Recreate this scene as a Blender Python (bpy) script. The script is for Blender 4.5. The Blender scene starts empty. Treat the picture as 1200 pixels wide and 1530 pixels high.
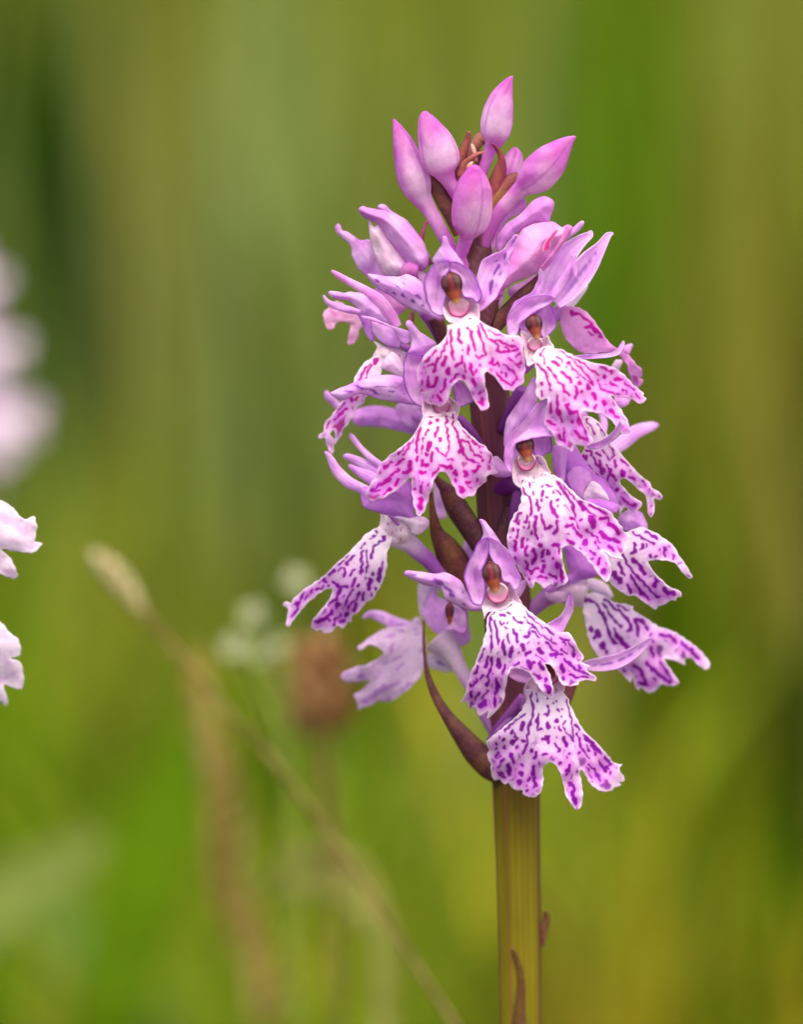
import bpy, math, random
import numpy as np
from mathutils import Vector
from mathutils.geometry import delaunay_2d_cdt

# ------------------------------------------------------------------ camera, sky, sun, exposure
SC = bpy.context.scene
COL = SC.collection
S = 6.5e-5                 # metres per photo pixel in the plane of the orchid's stem
DIST = 0.55                # camera to stem
PITCH = math.radians(8.0)  # looking slightly down over the meadow
ZC = 0.215                 # height of the picture's centre above the ground
FWD = np.array([0, math.cos(PITCH), -math.sin(PITCH)])
UP = np.array([0, math.sin(PITCH), math.cos(PITCH)])
RIGHT = np.array([1.0, 0, 0])
CAM = np.array([0, 0, ZC]) - FWD * DIST
cd = bpy.data.cameras.new('camera')
cam = bpy.data.objects.new('camera', cd)
COL.objects.link(cam)
cam.location = CAM
cam.rotation_euler = (math.radians(90) - PITCH, 0, 0)
cd.sensor_fit = 'VERTICAL'
cd.sensor_height = 24.0
cd.lens = 24.0 * DIST / (1530 * S)
cd.clip_start = 0.01
cd.clip_end = 2000
cd.dof.use_dof = True
FOCUS_D = 105
cd.dof.focus_distance = DIST - FOCUS_D * S
cd.dof.aperture_fstop = 7.0
SC.camera = cam

SUN_EL, SUN_AZ = math.radians(56), math.radians(-38)   # azimuth measured from behind the camera, to its left
w = bpy.data.worlds.new('World')
SC.world = w
w.use_nodes = True
nt = w.node_tree
bg = nt.nodes['Background']
sky = nt.nodes.new('ShaderNodeTexSky')
sky.sky_type = 'NISHITA'
sky.sun_disc = False
sky.sun_elevation = SUN_EL
sky.sun_rotation = math.radians(180) + SUN_AZ
sky.dust_density = 5.0
sky.air_density = 0.7
sky.ozone_density = 1.0
nt.links.new(sky.outputs[0], bg.inputs[0])
bg.inputs[1].default_value = 0.15
sl = bpy.data.lights.new('sun', 'SUN')
sl.energy = 1.5
sl.angle = math.radians(28)
sl.color = (1.0, 0.95, 0.88)
sun = bpy.data.objects.new('sun', sl)
COL.objects.link(sun)
sd = Vector((math.sin(SUN_AZ) * math.cos(SUN_EL), -math.cos(SUN_AZ) * math.cos(SUN_EL), math.sin(SUN_EL)))
sun.rotation_euler = sd.to_track_quat('Z', 'Y').to_euler()
sun.location = (-0.4, -0.6, 1.5)
vs = SC.view_settings
vs.view_transform = 'Standard'
vs.look = 'None'
vs.gamma = 1.0
vs.use_curve_mapping = False
vs.exposure = 0.95
vs.use_white_balance = True
vs.white_balance_temperature = 6900
vs.white_balance_tint = 6
try:
    SC.cycles.use_denoising = True
    SC.cycles.max_bounces = 10
    SC.cycles.transmission_bounces = 6
except Exception:
    pass


# ------------------------------------------------------------------ helpers
def srgb(r, g, b):
    c = np.array([r, g, b], float) / 255
    return np.where(c <= 0.04045, c / 12.92, ((c + 0.055) / 1.055) ** 2.4)


def P(x, y, d):
    """photo pixel + distance in front of the stem (pixels towards the camera) -> world point"""
    x, y, d = np.broadcast_arrays(np.asarray(x, float), np.asarray(y, float), np.asarray(d, float))
    v = FWD + ((x - 600) * S / DIST)[..., None] * RIGHT + ((765 - y) * S / DIST)[..., None] * UP
    t = (-d * S - CAM[1]) / v[..., 1]
    return CAM + v * t[..., None]


ZOOM = {'A': (560, 100, 6), 'B': (680, 180, 6), 'C': (480, 290, 6), 'D': (600, 340, 6), 'E': (740, 320, 6), 'F': (470, 440, 6),
        'G': (600, 460, 6), 'H': (780, 440, 6), 'I': (470, 600, 6), 'J': (540, 580, 5.4545), 'K': (740, 560, 6), 'L': (820, 600, 6),
        'M': (740, 700, 5.4545), 'N': (850, 740, 5.4545), 'O': (410, 740, 5.4545), 'P': (590, 740, 5.4545), 'Q': (500, 860, 5.4545),
        'R': (680, 880, 5.4545), 'S': (850, 840, 5.4545), 'T': (720, 1000, 5.4545), 'U': (600, 940, 5.885), 'V': (660, 1150, 4.025),
        'W': (0, 360, 2.067), 'X': (0, 0, 1)}


def Z(text):
    """'A x,y x,y B x,y ...': points measured in enlarged views of the photograph -> photo pixels (w, when given, is a width)"""
    out = []
    o = ZOOM['X']
    for tok in text.split():
        if tok in ZOOM:
            o = ZOOM[tok]
            continue
        v = [float(q) for q in tok.split(',')]
        p = [o[0] + v[0] / o[2], o[1] + v[1] / o[2]]
        if len(v) > 2:
            p.append(v[2] / o[2] / 2)
        out.append(p)
    return np.array(out)


def smooth(a, b, x):
    t = np.clip((x - a) / (b - a), 0, 1)
    return t * t * (3 - 2 * t)


def mix(a, b, t):
    t = np.asarray(t)[..., None]
    return a * (1 - t) + b * t


def wavesum(rng, U, V, ku, su, kv, sv, n=26):
    out = np.zeros_like(U)
    for _ in range(n):
        a = rng.normal(ku, su) * rng.choice([-1, 1])
        b = rng.normal(kv, sv)
        out += np.cos(a * U + b * V + rng.uniform(0, 6.283))
    return out / math.sqrt(n / 2)


def noise2(rng, x, y, lam, n=14):
    out = np.zeros_like(x)
    for _ in range(n):
        an = rng.uniform(0, 6.283)
        k = 6.283 / lam * rng.uniform(0.6, 1.4)
        out += np.cos(k * (x * math.cos(an) + y * math.sin(an)) + rng.uniform(0, 6.283))
    return out / math.sqrt(n / 2)


BASES = {}


def mesh_object(name, V, F, mat, parent=None, col=None, thick=0, shade=True):
    """V in world metres; stored relative to the base of the plant it belongs to"""
    V = np.asarray(V, float)
    root = parent
    while root is not None and root.parent is not None:
        root = root.parent
    if root is not None and root.name in BASES:
        V = V - BASES[root.name]
    me = bpy.data.meshes.new(name)
    me.from_pydata(V.tolist(), [], F if isinstance(F, list) else F.tolist())
    if col is not None:
        a = me.color_attributes.new('Col', 'FLOAT_COLOR', 'POINT')
        buf = np.ones((len(V), 4), np.float32)
        buf[:, :3] = col
        a.data.foreach_set('color', buf.ravel())
    if shade:
        me.polygons.foreach_set('use_smooth', np.ones(len(me.polygons), bool))
    me.materials.append(mat)
    o = bpy.data.objects.new(name, me)
    COL.objects.link(o)
    if parent is not None:
        o.parent = parent
    if thick:
        m = o.modifiers.new('thickness', 'SOLIDIFY')
        m.thickness = thick * S
        m.offset = 0
    return o


def thing(name, label, cat, base, group=None):
    o = bpy.data.objects.new(name, None)
    COL.objects.link(o)
    o.empty_display_size = 0.01
    o.location = base
    o['label'] = label
    o['category'] = cat
    if group:
        o['group'] = group
    BASES[o.name] = np.array(base, float)
    return o


def tag(o, label=None, cat=None, group=None, kind=None):
    for k, v in (('label', label), ('category', cat), ('group', group), ('kind', kind)):
        if v:
            o[k] = v
    return o


# ------------------------------------------------------------------ materials
def material(name, rough=0.5, spec=0.3, trans=0.0, bump=0.0, bscale=2500.0, sheen=0.0, tint=None, var=0.0, vscale=900.0, stretch=None):
    m = bpy.data.materials.new(name)
    m.use_nodes = True
    n = m.node_tree
    b = n.nodes['Principled BSDF']
    out = n.nodes['Material Output']
    at = n.nodes.new('ShaderNodeAttribute')
    at.attribute_name = 'Col'
    src = at.outputs['Color']
    tc = n.nodes.new('ShaderNodeTexCoord')
    vec = tc.outputs['Object']
    if stretch:
        mp = n.nodes.new('ShaderNodeMapping')
        mp.inputs['Scale'].default_value = stretch
        n.links.new(vec, mp.inputs[0])
        vec = mp.outputs[0]
    if var:
        nz = n.nodes.new('ShaderNodeTexNoise')
        nz.inputs['Scale'].default_value = vscale
        nz.inputs['Detail'].default_value = 4
        n.links.new(vec, nz.inputs['Vector'])
        mr = n.nodes.new('ShaderNodeMapRange')
        mr.inputs[1].default_value = 0.3
        mr.inputs[2].default_value = 0.7
        mr.inputs[3].default_value = 1 - var
        mr.inputs[4].default_value = 1 + var
        n.links.new(nz.outputs[0], mr.inputs[0])
        mu = n.nodes.new('ShaderNodeVectorMath')
        mu.operation = 'SCALE'
        n.links.new(src, mu.inputs[0])
        n.links.new(mr.outputs[0], mu.inputs['Scale'])
        src = mu.outputs[0]
    n.links.new(src, b.inputs['Base Color'])
    b.inputs['Roughness'].default_value = rough
    b.inputs['Specular IOR Level'].default_value = spec
    if sheen:
        b.inputs['Sheen Weight'].default_value = sheen
    if bump:
        nb = n.nodes.new('ShaderNodeTexNoise')
        nb.inputs['Scale'].default_value = bscale
        nb.inputs['Detail'].default_value = 3
        n.links.new(vec, nb.inputs['Vector'])
        bp = n.nodes.new('ShaderNodeBump')
        bp.inputs['Strength'].default_value = bump
        bp.inputs['Distance'].default_value = 0.0002
        n.links.new(nb.outputs[0], bp.inputs['Height'])
        n.links.new(bp.outputs[0], b.inputs['Normal'])
    if trans:
        tr = n.nodes.new('ShaderNodeBsdfTranslucent')
        n.links.new(src, tr.inputs[0])
        mx = n.nodes.new('ShaderNodeMixShader')
        mx.inputs[0].default_value = trans
        n.links.new(b.outputs[0], mx.inputs[1])
        n.links.new(tr.outputs[0], mx.inputs[2])
        n.links.new(mx.outputs[0], out.inputs[0])
    return m


PETAL = material('petal_tissue', 0.7, 0.12, trans=0.48, bump=0.35, bscale=4200, var=0.07, vscale=2200)
WAXY = material('waxy_column', 0.42, 0.25, bump=0.15, bscale=3000, var=0.1)
STEM = material('stem_tissue', 0.5, 0.3, bump=0.3, bscale=1800, var=0.14, vscale=700, stretch=(1, 1, 0.12))
BRACT = material('bract_tissue', 0.5, 0.35, trans=0.12, bump=0.3, bscale=3500, var=0.16, vscale=1800)
LEAF = material('grass_blade', 0.65, 0.08, trans=0.35, var=0.12, vscale=60)
DRY = material('dry_plant_tissue', 0.7, 0.2, trans=0.15, bump=0.4, bscale=900, var=0.18, vscale=500)

# colours measured as surface colours
WHITE = srgb(254, 242, 254)
LILAC = srgb(240, 182, 246)
LILAC2 = srgb(220, 142, 236)
DEEP = srgb(142, 30, 190)
PINK = srgb(248, 172, 240)
BUDP = srgb(226, 136, 224)
PALE = srgb(250, 234, 246)
PURPLE = srgb(150, 70, 170)


# ------------------------------------------------------------------ sheet and tube builders
def resample(pts, step, closed=True):
    """Catmull-Rom through the traced points, re-spaced evenly"""
    p = np.asarray(pts, float)
    n = len(p)
    out = []
    for i in range(n if closed else n - 1):
        p0, p1, p2, p3 = p[(i - 1) % n], p[i], p[(i + 1) % n], p[(i + 2) % n]
        if not closed:
            p0 = p[max(i - 1, 0)]
            p3 = p[min(i + 2, n - 1)]
        k = max(1, int(round(np.linalg.norm((p2 - p1)[:2]) / step)))
        for j in range(k):
            t = j / k
            c = 0.5 * ((2 * p1) + (-p0 + p2) * t + (2 * p0 - 5 * p1 + 4 * p2 - p3) * t * t + (-p0 + 3 * p1 - 3 * p2 + p3) * t ** 3)
            lin = p1 + (p2 - p1) * t
            out.append(0.75 * c + 0.25 * lin)
    if not closed:
        out.append(p[-1])
    return np.array(out)


def edge_dist(x, y, poly):
    a = poly
    b = np.roll(poly, -1, 0)
    ab = b - a
    l2 = (ab ** 2).sum(1) + 1e-9
    best = np.full(len(x), 1e9)
    for s in range(0, len(x), 2000):
        px = np.stack([x[s:s + 2000], y[s:s + 2000]], 1)
        ap = px[:, None] - a[None]
        t = np.clip((ap * ab[None]).sum(2) / l2, 0, 1)
        q = ap - t[..., None] * ab[None]
        best[s:s + 2000] = np.sqrt((q ** 2).sum(2).min(1))
    return best


def inside(x, y, poly):
    c = np.zeros(len(x), bool)
    x0, y0 = poly[:, 0], poly[:, 1]
    x1, y1 = np.roll(x0, -1), np.roll(y0, -1)
    for i in range(len(poly)):
        if y0[i] == y1[i]:
            continue
        k = ((y0[i] > y) != (y1[i] > y)) & (x < (x1[i] - x0[i]) * (y - y0[i]) / (y1[i] - y0[i]) + x0[i])
        c ^= k
    return c


def fill(poly, step):
    lo, hi = poly.min(0), poly.max(0)
    gx = np.arange(lo[0], hi[0], step)
    gy = np.arange(lo[1], hi[1], step * 0.866)
    X, Y = np.meshgrid(gx, gy)
    X = X + (np.arange(len(gy)) % 2)[:, None] * step * 0.5
    X, Y = X.ravel(), Y.ravel()
    k = inside(X, Y, poly)
    X, Y = X[k], Y[k]
    e = edge_dist(X, Y, poly)
    k = e > step * 0.55
    pts = np.concatenate([poly, np.stack([X[k], Y[k]], 1)])
    nb = len(poly)
    ov, oe, of, *_ = delaunay_2d_cdt([Vector(p) for p in pts.tolist()], [], [list(range(nb))], 1, 1e-5)
    V = np.array([[v.x, v.y] for v in ov])
    return V, [list(f)[::-1] for f in of]


def inflate(e, R):
    h = np.clip(e / R, 0, 1)
    return 1 - (1 - h) ** 2


def sheet(name, outline, depth, colour, parent, step=2.0, thick=1.3, mat=None, rough=0.0, seed=1):
    """a petal: traced outline with its own relief and thickness"""
    poly = resample(outline[:, :2], step)
    if rough:
        rng = np.random.default_rng(seed)
        s = np.arange(len(poly)) * step
        j = noise2(rng, s, s * 0, 14 if rough > 0.3 else 19) * rough
        nrm = np.roll(poly, -1, 0) - np.roll(poly, 1, 0)
        nrm = np.stack([nrm[:, 1], -nrm[:, 0]], 1) / (np.linalg.norm(nrm, axis=1)[:, None] + 1e-6)
        poly = poly + nrm * j[:, None]
    V, F = fill(poly, step)
    x, y = V[:, 0], V[:, 1]
    e = edge_dist(x, y, poly)
    d = depth(x, y, e)
    return mesh_object(name, P(x, y, d), F, mat or PETAL, parent, colour(x, y, e), thick)


def tube(name, spine, depths, colour, parent, mat=None, nseg=20, flat=1.0, lobes=(0, 0.0), step=3.0, twist=0.0, cap=True):
    """spine rows x, y, radius; depths one value per row"""
    sp = np.concatenate([spine, np.asarray(depths, float)[:, None]], 1)
    sp = resample(sp, step, closed=False)
    sp[:, 2] = np.maximum(sp[:, 2], 0.3)
    c = sp[:, [0, 1, 3]]
    r = sp[:, 2]
    tan = np.gradient(c, axis=0)
    tan /= np.linalg.norm(tan, axis=1)[:, None] + 1e-9
    side = np.cross(tan, np.array([0, 0, 1.0]))
    side /= np.linalg.norm(side, axis=1)[:, None] + 1e-6
    front = np.cross(side, tan)
    n = len(c)
    ang = np.linspace(0, 2 * np.pi, nseg, endpoint=False)
    A = ang[None] + twist * np.linspace(0, 1, n)[:, None]
    rr = r[:, None] * (1 + lobes[1] * np.cos(lobes[0] * A))
    pts = c[:, None] + side[:, None] * (np.cos(A) * rr)[..., None] + front[:, None] * (np.sin(A) * rr * flat)[..., None]
    q = pts.reshape(-1, 3)
    F = []
    for i in range(n - 1):
        for j in range(nseg):
            k = (j + 1) % nseg
            F.append([i * nseg + j, i * nseg + k, (i + 1) * nseg + k, (i + 1) * nseg + j])
    if cap:
        F.append(list(range(nseg))[::-1])
        F.append([(n - 1) * nseg + j for j in range(nseg)])
    T = np.repeat(np.linspace(0, 1, n), nseg)
    AA = np.tile(ang, n)
    return mesh_object(name, P(q[:, 0], q[:, 1], q[:, 2]), F, mat or PETAL, parent, colour(T, AA, q))


def strip(name, spine, depths, colour, parent, mat=None, cup=0.0, tilt=0.0, thick=1.1, nw=14, step=2.5, wave=1.3):
    """a narrow sepal or leaf: spine rows x, y, half width; tilt turns the blade about its spine"""
    sp = np.concatenate([spine, np.asarray(depths, float)[:, None]], 1)
    sp = resample(sp, step, closed=False)
    c = sp[:, [0, 1, 3]]
    r = np.maximum(sp[:, 2], 0.4)
    tan = np.gradient(c, axis=0)
    tan /= np.linalg.norm(tan, axis=1)[:, None] + 1e-9
    side = np.cross(tan, np.array([0, 0, 1.0]))
    side /= np.linalg.norm(side, axis=1)[:, None] + 1e-6
    front = np.cross(side, tan)
    n = len(c)
    u = np.linspace(-1, 1, nw)
    ct, st = math.cos(tilt), math.sin(tilt)
    s2 = side * ct + front * st
    f2 = front * ct - side * st
    wv = wave * np.sin(np.linspace(0, 9, n))[:, None] * u[None]
    pts = c[:, None] + s2[:, None] * (u[None] * r[:, None] / max(ct, 0.35))[..., None] + f2[:, None] * (cup * (u ** 2)[None] * r[:, None] + wv)[..., None]
    q = pts.reshape(-1, 3)
    F = [[i * nw + j, i * nw + j + 1, (i + 1) * nw + j + 1, (i + 1) * nw + j] for i in range(n - 1) for j in range(nw - 1)]
    T = np.repeat(np.linspace(0, 1, n), nw)
    U = np.tile(u, n)
    return mesh_object(name, P(q[:, 0], q[:, 1], q[:, 2]), F, mat or PETAL, parent, colour(T, U, q), thick)


# ------------------------------------------------------------------ colouring
def petal_colour(c0=LILAC, c1=WHITE, seed=1, rim=0.0, spots=0.0, vein=0.36, toward=None, rimw=2.2):
    """lilac tissue, paler in the middle, with faint veins, a violet rim and, where asked, violet blotches"""
    def f(x, y, e):
        rng = np.random.default_rng(seed)
        m = smooth(-1.1, 1.1, noise2(rng, x, y, 48))
        col = mix(c0 + x[:, None] * 0, c1 + x[:, None] * 0, 0.35 * m)
        if toward is not None:
            tx, ty, R = toward
            g = 1 - smooth(0, R, np.hypot(x - tx, y - ty))
            col = mix(col, c1 + x[:, None] * 0, 0.85 * g)
        cx, cy = x - x.mean(), y - y.mean()
        cov = np.cov(np.stack([cx, cy]))
        wv, ev = np.linalg.eigh(cov)
        ax = ev[:, 1]
        v = -cx * ax[1] + cy * ax[0]
        u = cx * ax[0] + cy * ax[1]
        vn = np.cos(v * 0.75 + 0.8 * np.sin(u * 0.03 + seed))
        col = mix(col, LILAC2 + x[:, None] * 0, vein * smooth(0.3, 1, vn) * 0.8)
        if spots:
            n = noise2(rng, u / 2.2, v, 9) + 0.5 * noise2(rng, u / 3, v, 22)
            band = np.exp(-(v / (v.std() * 0.9 + 1)) ** 2)
            s = smooth(1.0 - spots, 1.5 - spots, n * band) * smooth(2, 6, e)
            col = mix(col, DEEP + x[:, None] * 0, 0.8 * s)
        if rim:
            col = mix(col, DEEP + x[:, None] * 0, rim * (1 - smooth(0, rimw, e)))
        return col
    return f


def strip_colour(c0=LILAC, c1=WHITE, rim=0.0, seed=1, line=0.0, base=0.0, dark=LILAC2):
    def f(T, U, q):
        rng = np.random.default_rng(seed)
        m = smooth(-1, 1, noise2(rng, q[:, 0], q[:, 1], 40))
        col = mix(c0 + T[:, None] * 0, c1 + T[:, None] * 0, 0.3 * m + base * T)
        col = mix(col, dark + T[:, None] * 0, 0.5 * smooth(0.2, 1, np.cos(U * 11 + np.sin(T * 5))))
        col = mix(col, WHITE + T[:, None] * 0, 0.5 * smooth(0.8, 1, np.abs(U)))
        if line:
            col = mix(col, DEEP + T[:, None] * 0, line * np.exp(-(U / 0.22) ** 2) * smooth(0.02, 0.3, T) * (1 - smooth(0.7, 1, T)) * smooth(-0.8, 0.5, noise2(rng, q[:, 0], q[:, 1], 14)))
        if rim:
            col = mix(col, DEEP + T[:, None] * 0, rim * smooth(0.82, 1, np.abs(U)))
        return col
    return f


def stroke_field(x, y, marks, rng):
    """traced marks 'zoom x,y x,y@w | x,y@w ...' -> ink 0..1 and a wide soft halo"""
    ink = np.zeros_like(x)
    halo = np.zeros_like(x)
    wob = 0.35 * noise2(rng, x, y, 9)
    z = 'X'
    wx = x + 0.7 * noise2(rng, x, y, 13)
    wy = y + 0.7 * noise2(rng, x, y, 13)
    for st in marks.split('|'):
        st = st.strip()
        if not st:
            continue
        if st.split()[0] in ZOOM:
            z = st.split()[0]
            st = st[len(z):].strip()
        body, wd = (st.split('@') + ['16'])[:2]
        p = Z(z + ' ' + body)[:, :2]
        hw = max(float(wd) / ZOOM[z][2] / 2 * 1.18, 0.85)
        best = np.full(len(x), 1e9)
        if len(p) == 1:
            best = np.hypot(wx - p[0, 0], (wy - p[0, 1]) * 0.8)
        for a, b in zip(p[:-1], p[1:]):
            ab = b - a
            t = np.clip(((wx - a[0]) * ab[0] + (wy - a[1]) * ab[1]) / (ab @ ab + 1e-9), 0, 1)
            best = np.minimum(best, np.hypot(wx - a[0] - t * ab[0], wy - a[1] - t * ab[1]))
        ink = np.maximum(ink, 1 - smooth(hw - 0.6, hw + 0.9, best + wob * min(1, hw)))
        halo = np.maximum(halo, np.exp(-(best / (hw + 4.5)) ** 2))
    return ink, halo


def lip_colour(throat, axis, length, seed, ink, amount=1.0, faint=0.0, strokes=True, back=None, marks=None):
    """white lip with violet loops and broken dashes that fan out from the throat"""
    ax = np.array(axis) / np.linalg.norm(axis)
    ap = np.array(throat) - ax * 58

    def f(x, y, e):
        rng = np.random.default_rng(seed)
        dx, dy = x - ap[0], y - ap[1]
        al = dx * ax[0] + dy * ax[1]
        la = -dx * ax[1] + dy * ax[0]
        wob = 2.2 * noise2(rng, x, y, 26)
        la = la + wob
        r = np.hypot(al, la)
        th = np.arctan2(la, al)
        T = np.clip((r - 58) / length, 0, 1.2)
        n = wavesum(rng, th, r, 6.283 / 0.135, 13, 0, 6.283 / 62)
        n2 = noise2(rng, x, y, 15)
        thr = 0.62 - 0.42 * smooth(0.15, 0.75, T)
        fine = smooth(thr, thr + 0.42, n + 0.28 * n2)
        gate = smooth(-0.55, 0.15, noise2(rng, th * 95, r * 0.62, 17) + 1.1 * T - 0.35)
        pat = fine * gate
        if marks:
            pat0, halo0 = stroke_field(x, y, marks, rng)
        elif strokes:
            side = 0.17 + 0.05 * rng.uniform()
            for s in (-1, 1):
                for k, (t0, a0, a1, t1, wd) in enumerate(((0.02, 0.30, 0.26, 0.62, 1.7), (0.1, 0.14, 0.15, 0.52, 1.6), (0.0, 0.40, 0.55, 0.8, 1.5))):
                    t1 = t1 + rng.uniform(-0.08, 0.08)
                    a = a0 + (a1 - a0) * np.clip((T - t0) / (t1 - t0), 0, 1)
                    a = a + 0.03 * np.sin(T * 17 + rng.uniform(0, 6))
                    w_ = wd * (0.8 + 0.5 * T) / (r + 1)
                    ln = np.exp(-((th * s - a) / w_) ** 2 * 0.8) * smooth(t0 - 0.03, t0 + 0.05, T) * (1 - smooth(t1 - 0.03, t1 + 0.03, T))
                    pat = np.maximum(pat * (1 - 0.5 * np.exp(-((th * s - a) / (w_ * 4)) ** 2) * (T < t1)), smooth(0.25, 0.75, ln * (0.8 + 0.35 * n2)))
        margin = smooth(1.6, 4.5, e + 0.8 * n2)
        ends = 1 - smooth(0.98, 1.12, T)
        pat = pat * margin * ends * amount
        halo = smooth(-0.6, 1.3, n) * smooth(0.25, 0.9, T) * smooth(0, 14, e)
        if marks:
            pat = np.maximum(pat0 * smooth(0.8, 3, e), 0.85 * pat * smooth(0.25, 0.55, T) * (1 - smooth(0.12, 0.55, halo0)))
            halo = 0.4 * halo + 1.25 * halo0 * smooth(0.0, 0.7, T) * smooth(0, 5, e)
        base_c = mix(WHITE + x[:, None] * 0, srgb(252, 214, 250) + x[:, None] * 0, (0.75 if ink[0] > 0.5 else 0.35) * smooth(0.1, 0.6, T))
        body = mix(base_c, srgb(240, 146, 246) + x[:, None] * 0, np.clip(0.62 * halo + 0.05 + 0.36 * smooth(0.25, 0.9, T) * smooth(0, 6, e) * (0.7 + 0.3 * np.clip(n, -1, 1)), 0, 0.9))
        if back is not None:
            body = mix(body, back + x[:, None] * 0, 0.75)
        inkc = mix(ink + x[:, None] * 0, srgb(176, 40, 214) + x[:, None] * 0, 0.6 * smooth(0.2, 1.2, noise2(rng, x, y, 30)) * smooth(0.4, 1, T))
        return mix(body, inkc, pat * (1 - faint) * 0.97)
    return f


def lip_depth(throat, axis, d0, slope=0.15, roll=30, bend=14, rip=4, seed=1, lat=0.0, arch=8):
    ax = np.array(axis) / np.linalg.norm(axis)

    def f(x, y, e):
        rng = np.random.default_rng(seed + 77)
        dx, dy = x - throat[0], y - throat[1]
        t = dx * ax[0] + dy * ax[1]
        l = -dx * ax[1] + dy * ax[0]
        th = np.arctan2(l, t + 58)
        g = smooth(0, 110, t)
        d = d0 + slope * t + lat * l - roll * np.abs(l / 80) ** 1.8 * (0.35 + 0.65 * g) - bend * (t / 110) ** 2 * np.sign(t)
        d += arch * np.sin(np.clip(t / 130, 0, 1) * 3.14)
        d += rip * g * np.cos(th * 8.5 + rng.uniform(-0.5, 0.5)) + 0.45 * rip * g * noise2(rng, x, y, 46)
        d += 0.16 * rip * (1 - smooth(0, 12, e)) * noise2(rng, x, y, 20)
        return d
    return f


def cup_depth(d0, gx=0.0, gy=0.0, cup=0.0, R=18, at=None, bow=0.0, wave=1.2, seed=1):
    """d0 at the point 'at' (else the middle), tilted gx,gy; cup>0 brings the rim forward"""
    def f(x, y, e):
        ox, oy = at if at is not None else (x.mean(), y.mean())
        rng = np.random.default_rng(seed)
        d = d0 + gx * (x - ox) + gy * (y - oy) + cup * (1 - inflate(e, R * (1.6 if -15 < cup < 0 else 1)))
        if bow:
            L = np.hypot(x - ox, y - oy)
            d -= bow * (L / 60) ** 2
        return d + wave * noise2(rng, x, y, 30)
    return f


# ------------------------------------------------------------------ the orchid in focus
BASE = P(790, 1530, 0)
BASE = np.array([BASE[0], 0.0, 0.0])
orchid = thing('spotted_orchid', 'tall spotted orchid in sharp focus, full lilac spike with buds at its tip', 'orchid', BASE.tolist())


def dark_colour(c0=srgb(92, 44, 58), c1=srgb(128, 92, 52), seed=1, amt=0.5):
    def f(T, U, q):
        rng = np.random.default_rng(seed)
        m = smooth(-0.8, 1.2, noise2(rng, q[:, 0], q[:, 1], 45))
        col = mix(c0 + T[:, None] * 0, c1 + T[:, None] * 0, amt * m)
        col = mix(col, srgb(150, 112, 84) + T[:, None] * 0, 0.22 * smooth(0.4, 1.4, noise2(rng, q[:, 0], q[:, 1], 6)))
        col = mix(col, srgb(58, 24, 34) + T[:, None] * 0, 0.35 * smooth(0.4, 1, np.cos(U * 13)))
        return mix(col, srgb(66, 26, 46) + T[:, None] * 0, 0.4 * smooth(0.6, 1, np.abs(U)))
    return f


# stem: visible part traced, then on down to the ground
def stem_colour(T, A, q):
    rng = np.random.default_rng(5)
    g = smooth(1120, 1330, q[:, 1])
    up = srgb(96, 44, 62)
    mid = srgb(84, 62, 6)
    low = srgb(122, 110, 8)
    col = mix(up + T[:, None] * 0, mid + T[:, None] * 0, smooth(1080, 1190, q[:, 1]))
    col = mix(col, low + T[:, None] * 0, g)
    rib = np.cos(A * 9 + 0.5)
    col = mix(col, srgb(112, 62, 40) + T[:, None] * 0, 0.75 * smooth(0.55, 1.0, rib) * smooth(0, 1, 0.6 + 0.4 * np.cos(A * 2 + 1)))
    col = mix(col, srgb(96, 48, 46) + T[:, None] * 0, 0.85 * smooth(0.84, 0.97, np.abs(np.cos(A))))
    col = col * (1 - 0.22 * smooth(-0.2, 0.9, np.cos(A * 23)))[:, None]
    return col


SPINE = np.array([[716, 225, 3], [715, 262, 8], [713, 320, 15], [716, 400, 22], [724, 520, 28], [738, 660, 32], [750, 800, 35], [760, 940, 36], [766, 1080, 36],
                  [771, 1180, 35.5], [774, 1300, 33], [776, 1400, 32], [778, 1530, 31.5], [782, 1900, 31], [788, 3000, 32], [790, 4250, 34]])
tube('stem', SPINE, np.zeros(len(SPINE)), stem_colour, orchid, STEM, nseg=72, lobes=(9, 0.022), step=9)


def axis_x(y):
    return np.interp(y, SPINE[:, 1], SPINE[:, 0])


# ---- buds
def bud_colour(seed, c0=BUDP, c1=PALE, top=srgb(206, 92, 200)):
    def f(T, A, q):
        rng = np.random.default_rng(seed)
        m = smooth(-1.2, 1.2, noise2(rng, q[:, 0], q[:, 1], 46))
        col = mix(c0 + T[:, None] * 0, srgb(244, 186, 238) + T[:, None] * 0, 0.75 * m)
        col = mix(col, srgb(196, 84, 190) + T[:, None] * 0, 0.5 * smooth(0.2, 1.3, noise2(rng, A * 14 + q[:, 0] * 0.15, q[:, 1] * 0.35, 15)) * (1 - smooth(0.5, 0.7, T)))
        col = mix(col, srgb(232, 130, 170) + T[:, None] * 0, 0.45 * np.exp(-((A - np.pi / 2) / 0.35) ** 2) * (1 - smooth(0.05, 0.35, T)))
        col = mix(col, top + T[:, None] * 0, 0.55 * (1 - smooth(0.05, 0.3, T)))
        band = smooth(0.12, 0.45, T) * (1 - smooth(0.48, 0.68, T))
        col = mix(col, c1 + T[:, None] * 0, 0.6 * band * smooth(-0.2, 0.9, np.sin(A + 0.4 * seed)))
        seam = smooth(0.93, 1.0, np.cos(3 * A - 0.9 * seed)) * (1 - smooth(0.5, 0.66, T))
        col = mix(col, srgb(190, 90, 190) + T[:, None] * 0, 0.55 * seam)
        return mix(col, srgb(214, 100, 206) + T[:, None] * 0, 0.7 * smooth(0.68, 0.95, T))
    return f


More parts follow.
